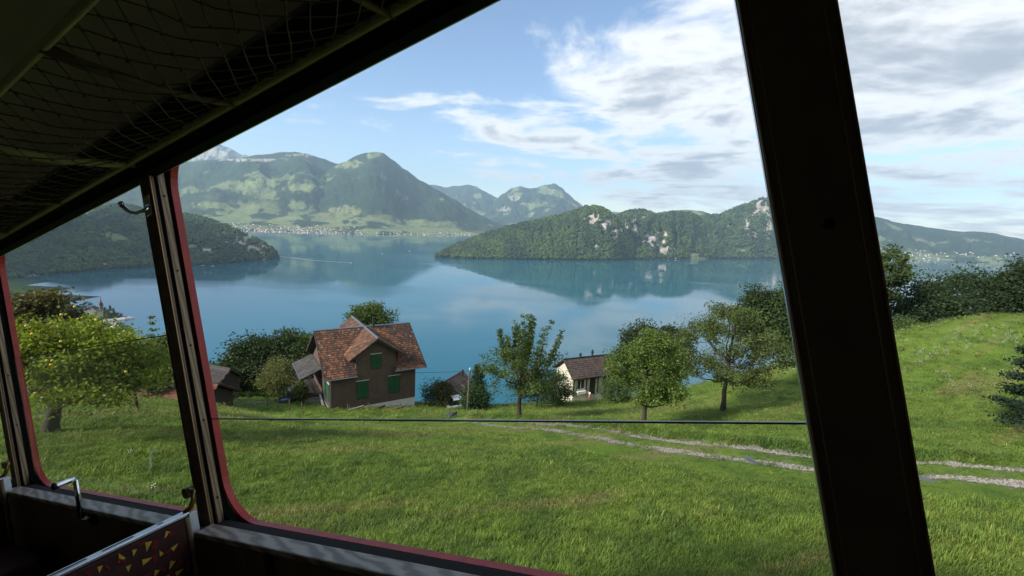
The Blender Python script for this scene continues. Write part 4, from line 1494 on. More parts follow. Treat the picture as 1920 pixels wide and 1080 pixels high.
# hut: ridge points away from us
yw = math.radians(67)
rid0 = P(858, 737, 56) + .3 * np.array([math.cos(yw) - math.sin(yw), math.sin(yw) + math.cos(yw), 0]) - 2.29 * UZ
hut, hh = gable_house('wooden_hut', 'small brown wooden hut with corrugated roof behind the wooden pole', 'hut', rid0, yw, 4.0, 3.1, 2.4, .70, .3, pmat('red_brown_board', (.10, .035, .022), .85, var=.4, scale=4), pmat('brown_sheet', (.085, .062, .055), .75, var=.3, scale=3), BRN[1:], (), (.2, .9), chimney=((3.2, 1.0, .7),))
yw = math.radians(-15.4)
A = P(405, 727, 48) + np.array([math.cos(yw), math.sin(yw), 0]) * -7.4 + .4 * np.array([-math.sin(yw), math.cos(yw), 0]) - 2.38 * UZ
barn, hb_ = gable_house('barn', 'dark roofed timber barn beside the window post, gable end to the right', 'barn', A, yw, 7.0, 3.1, 2.6, .80, .4, M_DKWOOD, M_GREYROOF, [(.026, .023, .022), (.036, .031, .029), (.03, .027, .025)], (), (.3, .36))
shed, hs_ = gable_house('tiled_shed', 'low shed with brick red tiled roof at the meadow edge', 'shed', P(226, 768, 33.5) + np.array([0, 0, -1.1]), math.radians(-3), 6.0, 4.5, 1.4, .62, .5, M_DKWOOD, M_DKWOOD, [(.12, .05, .032), (.17, .07, .042), (.21, .085, .05), (.14, .06, .04)], (), (.2, .24))
farh, hf_ = gable_house('grey_roofed_house', 'house with a blue grey roof glimpsed through the apple tree', 'house', P(60, 760, 44) + np.array([0, 0, -1.2]), math.radians(12), 6.5, 6.0, 3.2, .5, .6, M_CREAM, M_GREYROOF, [(.14, .17, .19), (.18, .21, .23), (.12, .15, .17)], (), (.4, .4))

# --- small things round the houses
M_POST = pmat('fence_wood', (.12, .095, .07), .9, var=.4, scale=9)


def post(px, py, top, lab, y=None):
    b_, H, s = at_px(px, py, y, top)
    o = thing('fence_post', lab, 'post', b_, 'weathered fence posts round the brown house')
    MB().tube([(0, 0, -.2), (.02, 0, H * .6), (.0, .02, H)], [.055, .05, .045], 6).build('stake', M_POST, o)
    return o


for px, py, tp_, lab in [(465, 749, 739, 'short post in front of the paved yard'), (502, 762, 743, 'post left of the black tyre, nearest the gravel path'), (521, 765, 747, 'post just left of the black tyre'),
                         (543, 770, 749, 'post in front of the black tyre and black sack'), (566, 769, 753, 'post beside the climbing bush at the steps'), (652, 771, 758, 'post near the left corner of the brown wall'), (691, 773, 756, 'post in front of the brown house plinth, under its middle'),
                         (751, 774, 757, 'post at the right end of the white plinth'), (799, 777, 763, 'post on the grassy bank between house and bush'), (842, 784, 768, 'leaning post beside the dark blue bundle'), (894, 781, 764, 'post below the narrow conifer')]:
    post(px, py, tp_, 'grey wooden fence ' + lab)
b_, H, s = at_px(876, 768, 42.5, 694)
pole = thing('utility_pole', 'tall wooden pole in front of the brown hut', 'pole', b_)
MB().tube([(0, 0, -.3), (.12, 0, H)], [.11, .085], 8).build('shaft', M_POST, pole)
MB().tube([(.12, 0, H), (.12, 0, H + .22)], [.05, .07], 8).build('insulator', M_WHITE, pole)
pt_ = b_ + np.array([.12, 0, H - .1])
pa, pb = P(700, 686, 66), P(300, 672, 80)
ln = []
for q in np.linspace(0, 1, 24):
    v_ = pt_ * (1 - q) + pb * q
    v_[2] -= 4 * q * (1 - q) * 1.2
    ln.append(v_)
tag(MB().tube(ln, .018, 4).build('power_line', M_IRON, None), 'thin dark overhead wire running left from the wooden pole over the lake', 'cable')
# white vehicle seen below the hut
b_, H, s = at_px(869, 762, 47, None)
M_CARW = pmat('car_white', (.72, .74, .76), .3)


def car(name, label, base, yaw, mt_):
    root = thing(name, label, 'car', base, None, (0, 0, yaw))
    bd = MB()
    prof = [(-2.1, .35), (-2.05, .85), (-1.3, .95), (1.2, .95), (2.0, .8), (2.1, .35)]
    bd.prism([(x, -.82, z) for x, z in prof], (0, 1.64, 0))
    body = bd.build('body', mt_, root, bevel=.06)
    cb_ = MB()
    cab = [(-1.75, .955), (-1.3, 1.5), (.35, 1.52), (1.15, .955)]
    cb_.prism([(x, -.72, z) for x, z in cab], (0, 1.44, 0))
    cb_.build('windows', M_GLASSDK, root, bevel=.04)
    MB().box((-1.32, -.70, 1.515), (.36, .70, 1.56)).build('roof', mt_, root, bevel=.03)
    for x in (-1.35, 1.35):
        for y in (-.84, .66):
            wv_ = MB().tube([(x, y, .32), (x, y + .18, .32)], .32, 14)
            wh = wv_.build('wheel', M_IRON, root)
            MB().tube([(x, y - .005, .32), (x, y + .185, .32)], .18, 10).build('rim', M_ZINC, wh)
    return root


car('parked_car', 'white car parked below the brown hut behind the wooden pole', b_ + np.array([0, 0, -.3]), .4, M_CARW)
p_ = P(500, 742, 56)
p_[2] = P(500, 737, 56)[2] - 1.55
car('parked_car', 'blue grey car, only its roof showing over the clipped hedge', p_, .1, pmat('car_blue', (.16, .22, .30), .3))

# clipped hedge
l0, l1 = P(404, 745, 51), P(528, 739, 53)
hd = thing('hedge', 'bright green clipped hedge running along the yard', 'hedge', l0)
r = np.random.default_rng(3)
C = np.array([l0 * (1 - q) + l1 * q + np.array([0, r.normal(0, .25), r.uniform(-.9, .45)]) for q in np.linspace(0, 1, 160)])
V, F, cc = leaves(C - l0, np.full(160, .2), 5200, .16, r, (.13, .20, .02), .25)
mesh_np('foliage', V, F, M_LEAF, cc, False, hd)
hc = MB()
d_ = l1 - l0
hc.frame_box(-UZ * 2.2 + (0, -.2, 0), d_, (0, .45, 0), UZ * 2.45)
hc.build('stems', pmat('hedge_core', (.03, .05, .012), .95), hd)

# tyre and sack by the steps
b_ = gpt(533, 763, 41.5)
ty = thing('tyre', 'big black tyre lying on the grass left of the brown house steps', 'tyre', b_)
ring = MB()
R_, r0 = .55, .2
V, F = [], []
for i in range(20):
    for k in range(8):
        a, b = 2 * math.pi * i / 20, 2 * math.pi * k / 8
        V.append(((R_ + r0 * math.cos(b)) * math.cos(a), (R_ + r0 * math.cos(b)) * math.sin(a), .22 + r0 * 1.1 * math.sin(b)))
        F.append([i * 8 + k, ((i + 1) % 20) * 8 + k, ((i + 1) % 20) * 8 + (k + 1) % 8, i * 8 + (k + 1) % 8])
ring.add(V, F).build('tread', M_IRON, ty, smooth=True)
MB().tube([(0, 0, .15), (0, 0, .28)], .34, 14).build('hub', M_ZINC, ty)
b_ = gpt(551, 763, 42.5)
sk = thing('covered_barrel', 'tall black wrapped barrel standing behind the tyre', 'barrel', b_)
MB().tube([(0, 0, 0), (0, 0, .35), (0, 0, 1.2), (0, 0, 1.45), (0, 0, 1.55)], [.55, .62, .6, .5, .2], 12).build('drum', pmat('black_plastic', (.015, .016, .018), .45, bump=.8, bscale=5), sk, smooth=True)
MB().tube([(0, 0, 1.0), (0, 0, 1.05)], .625, 12).build('strap', M_IRON, sk)
b_ = gpt(848, 783)
bd_ = thing('bundle', 'dark blue bundle lying on the bank beside the leaning post', 'bundle', b_)
MB().blob((0, 0, .15), (.5, .3, .28), 10, 7, None, .35).build('sack', pmat('blue_cloth', (.02, .025, .05), .8, bump=.8, bscale=6), bd_, smooth=True)
MB().tube([(.2, 0, .1), (.35, .05, .55)], .09, 6).build('knot', M_IRON, bd_)
# timber and orange netting in front of the plinth
b_ = gpt(700, 772, 40.6)
for k, (dx_, dy_, an, lab) in enumerate([(-1.7, -.25, .15, 'pale weathered plank lying at the left before the brown wall'), (.3, .1, .28, 'long dark beam leaning in front of the brown wall'), (2.0, .5, .22, 'short grey beam lying nearest the white plinth')]):
    p_ = b_ + np.array([dx_, dy_, 0])
    p_[2] = gz(p_[0], p_[1])
    o = thing('timber_beam', lab, 'timber', p_, None, (0, -.05, .58 + an))
    MB().box((-.9, -.09, .05), (.9, .09, .2)).build('plank', (M_STEP, M_DKWOOD, M_POST)[k], o, bevel=.01)
nt = thing('safety_net', 'orange plastic netting heaped on the grass before the brown house', 'netting', b_ + np.array([1.0, -.7, 0]))
nb_ = MB()
r = np.random.default_rng(8)
for k in range(26):
    p0 = np.array([r.uniform(-1.6, 1.6), r.uniform(-.3, .3), r.uniform(.05, .25)])
    nb_.tube([p0, p0 + r.normal(0, .25, 3) * (1, .5, .4), p0 + r.normal(0, .4, 3) * (1, .5, .3)], .02, 4)
nb_.build('mesh', pmat('orange_plastic', (.40, .10, .03), .6), nt)
# drain channels across the track
for k, (px, py, lab) in enumerate([(1415, 872, 'steel drain channel across the track left of the wide post'), (1738, 906, 'steel drain channel across the track right of the wide post')]):
    p_ = gpt(px, py)
    o = thing('drain_channel', lab, 'drain', p_, None, (0, 0, math.radians(105 if k == 0 else 140)))
    for s_ in (-1, 1):
        MB().box((-.48, s_ * .055 - .012, -.02), (.48, s_ * .055 + .012, .07)).build('side_rail', M_ZINC, o)
    MB().box((-.47, -.04, -.03), (.47, .04, .01)).build('channel_floor', M_IRON, o)

# ------------------------------------------------------------------ the shore village and the far towns
def tiny_house(name, label, base, yaw, L, W, H, mw, mr, group=None, rise=.5, win=0):
    o = thing(name, label, 'house', base, group, (0, 0, yaw))
    b = MB().box((-L / 2, -W / 2, -3), (L / 2, W / 2, H))
    for s_ in (-1, 1):
        b.prism([(s_ * L / 2 - (.15 if s_ > 0 else -.0), -W / 2, H), (s_ * L / 2 - (.15 if s_ > 0 else 0), W / 2, H), (s_ * L / 2 - (.15 if s_ > 0 else 0), 0, H + W / 2 * rise * 2 * .95)], (.15, 0, 0))
    wl_ = b.build('wall', mw, o)
    rr = MB()
    e = .8
    for s_ in (-1, 1):
        rr.prism([(-L / 2 - e, s_ * (W / 2 + e), H - e * rise * 2 + .1), (L / 2 + e, s_ * (W / 2 + e), H - e * rise * 2 + .1), (L / 2 + e, 0, H + W * rise + .1), (-L / 2 - e, 0, H + W * rise + .1)], (0, 0, .3))
    rr.build('roof', mr, o)
    if win:
        n_ = max(2, int(L / 3.2))
        for fl in range(win):
            for k in range(n_):
                x = -L / 2 + (k + .5) * L / n_
                w_ = MB().box((x - .6, -W / 2 - .12, 1 + fl * 3), (x + .6, -W / 2 - .01, 2.6 + fl * 3)).build('window', M_GLASSDK, o)
    return o


M_ROOFR = pmat('red_roof', (.20, .075, .045), .85, var=.3, scale=.4)
M_ROOFB = pmat('brown_roof', (.12, .08, .06), .85, var=.3, scale=.4)
M_PINK = pmat('pale_pink_roof', (.50, .36, .27), .8, var=.2, scale=.3)
LZ = -266


def shore(px, py, z=LZ):
    return on_lake(px, py, z)


v1 = shore(170, 588)
v1[2] = float(gz(v1[0], v1[1]))
tiny_house('villa', 'lakeside villa with pale pink roof and dormers beyond the apple tree', v1, -.5, 30, 15, 9, M_WHITE, M_PINK, None, .38, 3)
v2 = shore(186, 596)
v2[2] = float(gz(v2[0], v2[1]))
tiny_house('villa', 'tall white lakeside house under the red turret', v2, .6, 13, 12, 15, M_WHITE, M_ROOFB, None, .4, 4)
v3 = shore(182, 590) + np.array([2, 10, 0])
v3[2] = float(gz(v3[0], v3[1]))
tw_ = thing('turret', 'red turret with pointed spire rising beside the lakeside villa', 'tower', v3)
MB().box((-3, -3, -2), (3, 3, 20)).build('shaft', M_WHITE, tw_)
MB().tube([(0, 0, 20), (0, 0, 26)], [4, 3.4], 8).build('belfry', pmat('turret_red', (.42, .06, .04), .7), tw_)
MB().tube([(0, 0, 26), (0, 0, 29), (0, 0, 41)], [3.4, 1.6, .2], 8).build('spire', pmat('spire_red', (.40, .09, .06), .6), tw_)
v4 = shore(214, 603)
v4[2] = float(gz(v4[0], v4[1]))
tiny_house('boathouse', 'long flat pale lakeside hall in front of the shore conifers', v4, .9, 34, 16, 5, M_WHITE, pmat('pale_roof', (.55, .50, .44), .8), None, .12, 1)
v5 = shore(205, 617)
v5[2] = float(gz(v5[0], v5[1]))
tiny_house('boathouse', 'white lakeside shed half hidden by the apple tree top', v5, .3, 16, 10, 4, M_WHITE, M_WHITE, None, .2, 1)
pl = np.array([shore(226, 598), shore(246, 616), shore(268, 634), shore(292, 652)])
pl = pl + np.array([-14, -6, 0])
b = MB()
for p0, p1 in zip(pl[:-1], pl[1:]):
    d_ = p1 - p0
    b.frame_box(np.r_[p0[:2], LZ - .2], np.r_[d_[:2], 0], (-7, -9, 0), (0, 0, 1.2))
tag(b.build('shore_road', pmat('pale_asphalt', (.42, .40, .36), .9)), kind='structure')
for k, (px, py, hh_, ww, cl, lab) in enumerate([(168, 588, 30, 30, G_DK, 'broad round dark tree behind the pale pink villa roof'), (192, 594, 34, 11, (.03, .05, .028), 'tallest pointed conifer beside the red turret'),
                                            (198, 598, 26, 9, (.03, .05, .028), 'second pointed conifer from the red turret'), (203, 600, 24, 13, (.12, .12, .05), 'pale olive pointed tree among the shore conifers'), (208, 598, 30, 10, (.03, .05, .028), 'dark pointed conifer behind the pale olive tree'), (214, 599, 27, 12, (.06, .08, .035), 'shore conifer second from the open lake'), (220, 599, 22, 15, (.03, .055, .03), 'rounded dark tree at the shore end nearest the open lake')]):
    b_ = shore(px, py)
    b_[2] = float(gz(b_[0], b_[1]))
    tree('shore_tree', lab, 'tree', b_, hh_, ww / 2 * 1.0, 80 + k, cl, 1.5, 1500, 'round' if k in (0, 6) else 'conifer', .5, .1, crad=1.6 if k in (0, 6) else 1.6, clus=40)
p_ = on_lake(237, 597)
fb = thing('ferry_boat', 'white lake ferry lying at the jetty off the village shore', 'boat', p_, None, (0, 0, .3))
MB().prism([(-14, -3, 1.8), (10, -3, 1.8), (15, 0, 2.2), (10, 3, 1.8), (-14, 3, 1.8)], (0, 0, -2.2)).build('hull', M_WHITE, fb)
MB().box((-11, -2.4, 1.81), (6, 2.4, 4.2)).build('cabin', M_WHITE, fb)
MB().box((-8, -1.6, 4.21), (2, 1.6, 5.6)).build('bridge', M_GLASSDK, fb)
j0 = on_lake(222, 598)
tag(MB().frame_box(j0 + (0, 0, .3), (p_ - j0) * .8, (0, 3, 0), (0, 0, .7)).build('jetty', M_POST), 'grey wooden jetty reaching out to the ferry', 'jetty')


def boat(name, label, px, py, L, mast=True, group=None):
    o = thing(name, label, 'boat', on_lake(px, py), group, (0, 0, .4))
    MB().prism([(-L / 2, -L * .14, .9), (L * .25, -L * .14, .9), (L / 2, 0, 1.2), (L * .25, L * .14, .9), (-L / 2, L * .14, .9)], (0, 0, -1.1)).build('hull', M_WHITE, o)
    MB().box((-L * .25, -L * .1, .9), (L * .15, L * .1, 1.9)).build('cabin', M_WHITE, o)
    if mast:
        MB().tube([(0, 0, 1), (0, 0, L * 1.2)], .12, 5).build('mast', M_WHITE, o)
    return o


boat('sailing_boat', 'white sailing boat moored under the wooded left headland', 399, 499, 11)
boat('motor_boat', 'small white boat at the shore left of the moored sailing boat', 380, 497.5, 9, False)
boat('motor_boat', 'white boat with a long wake crossing the bay by the headland tip', 658, 493, 12, False)
boat('motor_boat', 'tiny pale boat on the open lake below the pointed mountain', 717, 476, 12, False)
boat('motor_boat', 'tiny pale boat on the open lake nearest the wooded island-like hill', 768, 471, 12, False)
boat('motor_boat', 'white boat on the hazy lake right of the wide window post', 1687, 518, 10, False)
M_FOAM = pmat('foam', (.45, .55, .58), .5)
wk = [on_lake(a, c) + (0, 0, .25) for a, c in [(657, 493), (620, 490.5), (580, 487.5), (540, 482.5), (522, 480.5)]]
V, F = [], []
for i, p in enumerate(wk):
    w_ = 2 + i * 1.2
    V += [p + (0, -w_, 0), p + (0, w_, 0)]
    if i:
        F.append([2 * i - 2, 2 * i, 2 * i + 1, 2 * i - 1])
tag(mesh_np('boat_wake', V, F, M_FOAM), kind='structure')
p0, p1 = on_lake(1689, 518) + (0, 0, .25), on_lake(1702, 519) + (0, 0, .25)
tag(mesh_np('boat_wake', [p0 + (0, -2, 0), p1 + (0, -8, 0), p1 + (0, 8, 0), p0 + (0, 2, 0)], [[0, 1, 2, 3]], M_FOAM), kind='structure')

# houses on the wooded headland
def on_hill(Hd, px, py):
    d = (Hd['qx'][:, :Hd['rows']] - px) ** 2 + (Hd['qy'][:, :Hd['rows']] - py) ** 2
    i, j = np.unravel_index(np.argmin(d), d.shape)
    return Hd['V'][i, j].copy()


for px, py, L_, W__, H_, mr, lab in [(387, 470, 34, 14, 9, M_ROOFB, 'large white farmhouse with dark roof on the headland meadow'), (374, 475, 12, 9, 5, M_ROOFB, 'small white house left of the large headland farmhouse'),
                                     (407, 475, 22, 9, 5, M_WHITE, 'long low white building right of the large headland farmhouse'), (360, 476, 14, 9, 5, M_ROOFB, 'low pale house at the left end of the headland meadow'), (453, 487, 9, 7, 5, M_PINK, 'lone small pale house low in the headland woods')]:
    p_ = on_hill(I2, px, py)
    tiny_house('headland_house', lab, p_ + (0, 0, 1), .35, L_, W__, H_, M_WHITE, mr, None, .35, 1)


def town(Hd, region, count, label, group, seed, name='town_house', size=(12, 22)):
    r = np.random.default_rng(seed)
    qx, qy, V = Hd['qx'][:, :Hd['rows']], Hd['qy'][:, :Hd['rows']], Hd['V'][:, :Hd['rows']]
    wgt = region(qx, qy)
    gxx = np.gradient(V, axis=0)
    gyy = np.gradient(V, axis=1)
    wgt = wgt * np.linalg.norm(np.cross(gxx, gyy), axis=-1)
    k = r.choice(wgt.size, count, p=(wgt / wgt.sum()).ravel())
    protos = []
    for q in range(5):
        L_, W__ = r.uniform(*size), r.uniform(size[0] * .8, size[1] * .75)
        o = tiny_house(name, label, (0, 0, 0), 0, L_, W__, r.uniform(5, 9), (M_WHITE, M_CREAM, M_WHITE, M_PLINTH, M_WHITE)[q], (M_ROOFR, M_ROOFB, M_ROOFR, M_PINK, M_GREYROOF)[q], group)
        protos.append(o)
    for n_, kk in enumerate(k):
        i, j = np.unravel_index(kk, wgt.shape)
        o = protos[n_] if n_ < 5 else copy_thing(protos[int(r.integers(0, 5))])
        o.location = V[i, j] + r.normal(0, 8, 3) * (1, 1, 0) + (0, 0, .5)
        o.rotation_euler = (0, 0, r.random() * 6.28)


hump = lambda v, c, s: np.exp(-((v - c) / s) ** 2)
town(Bm, lambda x, y: (y > 419) * (x > 300) * (hump(x, 470, 70) * hump(y, 434, 7) * 1.0 + hump(x, 560, 60) * hump(y, 434, 6) * 1.2 + .25 * hump(x, 420, 60) * hump(y, 424, 5)), 190, 'tiny pale house in the lakeside town at the foot of the far mountains', 'houses of the lakeside town at the foot of the far mountains', 1)
town(Cm, lambda x, y: (y > 424) * (x > 560) * (hump(x, 600, 55) * hump(y, 434, 6) + .35 * (x < 890) * hump(y, 440, 3.5)), 110, 'tiny pale house along the far shore under the pointed mountain', 'houses along the far shore under the pointed mountain', 2)
town(Hm, lambda x, y: (x > 1660) * (x < 1915) * (hump(y, 478, 5) * (.15 + hump(x, 1725, 30)) + .2 * hump(x, 1880, 25) * hump(y, 492, 3)), 46, 'tiny pale house on the hazy shore right of the wide window post', 'houses on the hazy right hand shore', 3)
for px, py, lab in [(1266, 485, 'tiny boathouse at the foot of the pale cliff'), (1360, 482.5, 'tiny pale house on the shore below the cliffs, near the olive tree top')]:
    p_ = on_hill(G2 if px < 1300 else G3, px, py)
    tiny_house('shore_house', lab, p_ + (0, -4, 2), .2, 14, 9, 6, M_WHITE, M_ROOFB)

# ------------------------------------------------------------------ the railway carriage round the camera
def cam_dir(a, b, c):
    v = a * CR + b * CU + c * CF
    return v / np.linalg.norm(v)


TX = cam_dir(1608, 275, -850)                   # along the carriage, uphill
TU = cam_dir(-.178, .984, 0)
TU = TU - TX * (TU @ TX)
TU /= np.linalg.norm(TU)
TN = np.cross(TU, TX)                           # outwards through the window
ROT = Matrix((TX, TN, TU)).transposed().to_euler()


def tl(x, y, z):
    return x * TX + y * TN + z * TU


def wood_mat(name, c1, c2, axis=(1, 14, 14), sc_=3.0, rough=.55, dist=3.0):
    mt = bpy.data.materials.new(name)
    mt.use_nodes = True
    t = NT(mt.node_tree)
    tc = t.n('ShaderNodeTexCoord')
    mp = t.n('ShaderNodeMapping', ins={'Vector': tc.outputs['Object'], 'Scale': axis})
    wv = t.n('ShaderNodeTexWave', wave_type='BANDS', bands_direction='DIAGONAL', ins={'Vector': mp.outputs[0], 'Scale': sc_, 'Distortion': dist, 'Detail': 4.0, 'Detail Scale': 1.2})
    nz = t.noise(mp.outputs[0], sc_ * 6, 6, .7)
    f = t.math('ADD', t.math('MULTIPLY', wv.outputs[0], .6), t.math('MULTIPLY', nz, .55))
    c = t.mix(t.ramp(f, .25, .95), c1, c2)
    bs = t.n('ShaderNodeBsdfPrincipled', ins={'Base Color': c, 'Roughness': rough, 'Specular IOR Level': .4})
    b = t.n('ShaderNodeBump', ins={'Strength': .25, 'Distance': .002, 'Height': f})
    t.t.links.new(b.outputs[0], bs.inputs['Normal'])
    t.n('ShaderNodeOutputMaterial', ins={'Surface': bs.outputs[0]})
    return mt


M_POSTW = wood_mat('strip_wood', (.22, .15, .09), (.42, .30, .19), (16, 16, 1.0), 3.0)
M_SILLW = wood_mat('sill_wood', (.22, .195, .17), (.44, .40, .35), (3.0, 9, 9), 2.0, .55, 7.0)
M_CARB = pmat('carriage_brown', (.17, .10, .062), .55, var=.35, scale=14, bump=.08)
M_CARBLK = pmat('carriage_black', (.009, .008, .007), .9, var=.2, scale=20)
M_RUB = pmat('rubber', (.006, .006, .006), .95, spec=.2)
M_RED = pmat('red_coach_paint', (.46, .026, .018), .45, var=.28, scale=22, bump=.05)
M_CEIL = pmat('ceiling_panel', (.52, .46, .33), .7, var=.15, scale=4)
M_RAIL = pmat('rack_rail', (.42, .37, .16), .4, .0, var=.2, scale=12)
M_CORD = pmat('net_cord', (.10, .085, .05), .9, var=.3, scale=60)
M_CHROME = pmat('chrome', (.72, .74, .76), .16, 1.0)
M_ALU = pmat('aluminium', (.62, .66, .70), .34, 1.0, var=.2, scale=30)
M_BRASS = pmat('brass', (.30, .19, .07), .4, .8, var=.3, scale=40)
M_COVER = pmat('brass_edge', (.34, .21, .10), .4, .5)

gl = bpy.data.materials.new('window_glass')
gl.use_nodes = True
t = NT(gl.node_tree)
lwf = t.n('ShaderNodeLayerWeight', ins={'Blend': .5}).outputs['Facing']
fr_ = t.math('ADD', t.math('MULTIPLY', t.math('POWER', lwf, 5.0), .9), .03)
tb = t.n('ShaderNodeBsdfTransparent', ins={'Color': (.95, .97, .96, 1)})
gb = t.n('ShaderNodeBsdfGlossy', ins={'Roughness': .02, 'Color': (.9, .95, .95, 1)})
mx = t.n('ShaderNodeMixShader', ins={0: fr_, 1: tb.outputs[0], 2: gb.outputs[0]})
t.n('ShaderNodeOutputMaterial', ins={'Surface': mx.outputs[0]})

car_base = np.array([-.7, 0.0, -1.25])
coach = thing('railway_carriage', 'old railway carriage interior with red framed windows and dark brown posts', 'train carriage', tl(*car_base))
coach.rotation_euler = ROT
CB = car_base
# lower wall, floor, far wall, ceiling, ends
MB().box((-4.8, .686, -1.25), (2.2, .745, -.552)).build('wall_panel', M_CARB, coach, CB)
bt = MB().box((-1.19, .680, -1.25), (-1.16, .6858, -.56))
bt.build('panel_batten', M_CARBLK, coach, CB)
MB().box((-4.8, -1.75, -1.31), (2.2, .70, -1.2505)).build('floor', M_CARBLK, coach, CB)
MB().box((-4.8, -1.82, -1.25), (2.2, -1.752, .70)).build('far_wall', M_CEIL, coach, CB)
for x in (-4.9, 2.2):
    MB().box((x, -1.82, -1.31), (x + .1, .797, 1.05)).build('end_wall', M_CEIL, coach, CB)
prof = [(.80, .655), (.69, .657), (.62, .735), (.50, .81), (.30, .88), (0, .945), (-.5, .98), (-1.0, .945), (-1.5, .84), (-1.82, .70)]
cb_ = MB()
V = [(x, y, z) for x in (-4.8, 2.2) for y, z in prof] + [(x, y, z + .05) for x in (-4.8, 2.2) for y, z in prof]
k = len(prof)
F = [[i, i + 1, k + i + 1, k + i] for i in range(k - 1)] + [[2 * k + i, 3 * k + i, 3 * k + i + 1, 2 * k + i + 1] for i in range(k - 1)]
cb_.add(V, F).build('ceiling', M_CEIL, coach, CB)
hd = MB().box((-4.8, .70, .512), (2.2, .752, .654)).build('window_header', M_CARBLK, coach, CB, bevel=.006)
MB().box((-4.8, .694, .535), (2.2, .6995, .543)).build('trim_strip', M_RAIL, hd, CB)
MB().box((-4.8, .738, .5065), (2.2, .7515, .5115)).build('lower_lip', M_ALU, hd, CB)
MB().box((-4.8, .701, .4975), (2.2, .735, .5115)).build('header_seal', M_RUB, hd, CB)


def rrect(x0, x1, z0, z1, rad, n=10):
    pts = []
    for cx_, cz_, a0 in ((x1 - rad, z1 - rad, 0), (x0 + rad, z1 - rad, 90), (x0 + rad, z0 + rad, 180), (x1 - rad, z0 + rad, 270)):
        for k in range(n + 1):
            a = math.radians(a0 + 90 * k / n)
            pts.append((cx_ + rad * math.cos(a), cz_ + rad * math.sin(a)))
    return pts


def ring(x0, x1, z0, z1, rad, X0, X1, Z0, Z1, y0, y1):
    """plate between y0 and y1 with a round-cornered hole, outer edge a rectangle"""
    inner = rrect(x0, x1, z0, z1, rad)
    n = len(inner)
    cx_, cz_ = (x0 + x1) / 2, (z0 + z1) / 2
    outer = []
    for (x, z) in inner:
        ox = X1 if x > x1 - rad - 1e-6 else (X0 if x < x0 + rad + 1e-6 else x)
        oz = Z1 if z > z1 - rad - 1e-6 else (Z0 if z < z0 + rad + 1e-6 else z)
        outer.append((ox, oz))
    b = MB()
    V = [(x, y0, z) for x, z in inner] + [(x, y0, z) for x, z in outer] + [(x, y1, z) for x, z in inner] + [(x, y1, z) for x, z in outer]
    F = []
    for i in range(n):
        j = (i + 1) % n
        F += [[i, j, n + j, n + i], [2 * n + j, 2 * n + i, 3 * n + i, 3 * n + j], [j, i, 2 * n + i, 2 * n + j]]
    return b.add(V, F)


WIN = [(-4.50, -3.05, -4.8, -3.02), (-2.985, -1.57, -3.0195, -1.535), (-1.50, .10, -1.5345, .118), (.15, 1.60, .1185, 2.2)]
for x0, x1, X0, X1 in WIN:
    fr = ring(x0, x1, -.556, .588, .13, X0, X1, -.75, .70, .777, .797).build('window_frame', M_RED, coach, CB)
    ring(x0 - .012, x1 + .012, -.566, .600, .13, X0, X1, -.74, .69, .757, .7765).build('rubber_seal', M_RUB, fr, CB)
MB().box((-4.8, .776, -1.3), (2.2, .797, -.7505)).build('outer_skin', M_RED, coach, CB)
MB().box((-4.8, .776, .7005), (2.2, .797, .95)).build('roof_edge', M_RED, coach, CB)


def window_post(x0, x1, yf, strips, lab=None):
    """front plate from x0 to x1 at depth yf, narrower stem behind with wooden jamb strips on the sides"""
    p = MB().box((x0, yf, -.545), (x1, yf + .010, .53)).build('window_post', M_CARB, coach, CB, bevel=.004)
    xm = (x0 + x1) / 2
    MB().box((xm - .020, yf + .0105, -.545), (xm + .020, .7565, .5115)).build('post_stem', M_RUB, p, CB)
    for x in (x0, x1):
        MB().box((x - .0012, yf - .0015, -.54), (x + .0012, yf + .0015, .52)).build('edge_bead', M_COVER, p, CB)
    if strips:
        for s_ in (-1, 1):
            xs = xm + s_ * .0203
            MB().box((min(xs, xs + s_ * .008), .738, -.545), (max(xs, xs + s_ * .008), .7555, .5115)).build('jamb_strip', M_POSTW, p, CB)
            if s_ > 0:
                for z in (-.47, -.235, -.01, .215, .44):
                    MB().tube([(xs + .008, .747, z), (xs + .0095, .747, z)], .0032, 8).build('screw', M_CARBLK, p, CB)
    return p


window_post(-1.541, -1.484, .718, True)
window_post(-3.046, -2.988, .718, True)
wp = window_post(.0415, .143, .700, False)
for x in (.053, .130):
    MB().box((x - .0009, .6983, -.545), (x + .0009, .6999, .53)).build('edge_bead', M_COVER, wp, CB)
MB().tube([(.098, .699, .009), (.098, .7005, .009)], .007, 10).build('screw', M_RUB, wp, CB)
MB().box((.0385, .712, -.54), (.0413, .740, .52)).build('glass_channel', M_ALU, wp, CB)
# sills and lower rails
for x0, x1 in ((-4.6, -3.05), (-2.985, -1.545), (-1.480, .040), (.145, 2.2)):
    MB().box((x0, .672, -.550), (x1, .7215, -.534)).build('sill', M_SILLW, coach, CB, bevel=.004)
    MB().box((x0, .722, -.60), (x1, .7565, -.541)).build('lower_rail', M_CARBLK, coach, CB, bevel=.004)
# glass
for x0, x1, zt, dz_ in ((-1.500, .090, -.240, -.0210), (-2.985, -1.56, .060, -.021)):
    pa = MB()
    zr = zt + dz_ * (x1 - x0)
    pa.add([(x0, .7655, -.60), (x1, .7655, -.60), (x1, .7655, zr), (x0, .7655, zt)], [[0, 1, 2, 3]])
    pane = pa.build('window_pane', gl, coach, CB)
    MB().frame_box((x0, .764, zt + .0004), (x1 - x0, 0, zr - zt), (0, .005, 0), (0, 0, .0032)).build('pane_edge', pmat('glass_edge', (.05, .10, .12), .15, .2), pane, CB)
M_SMUDGE = M_ALU
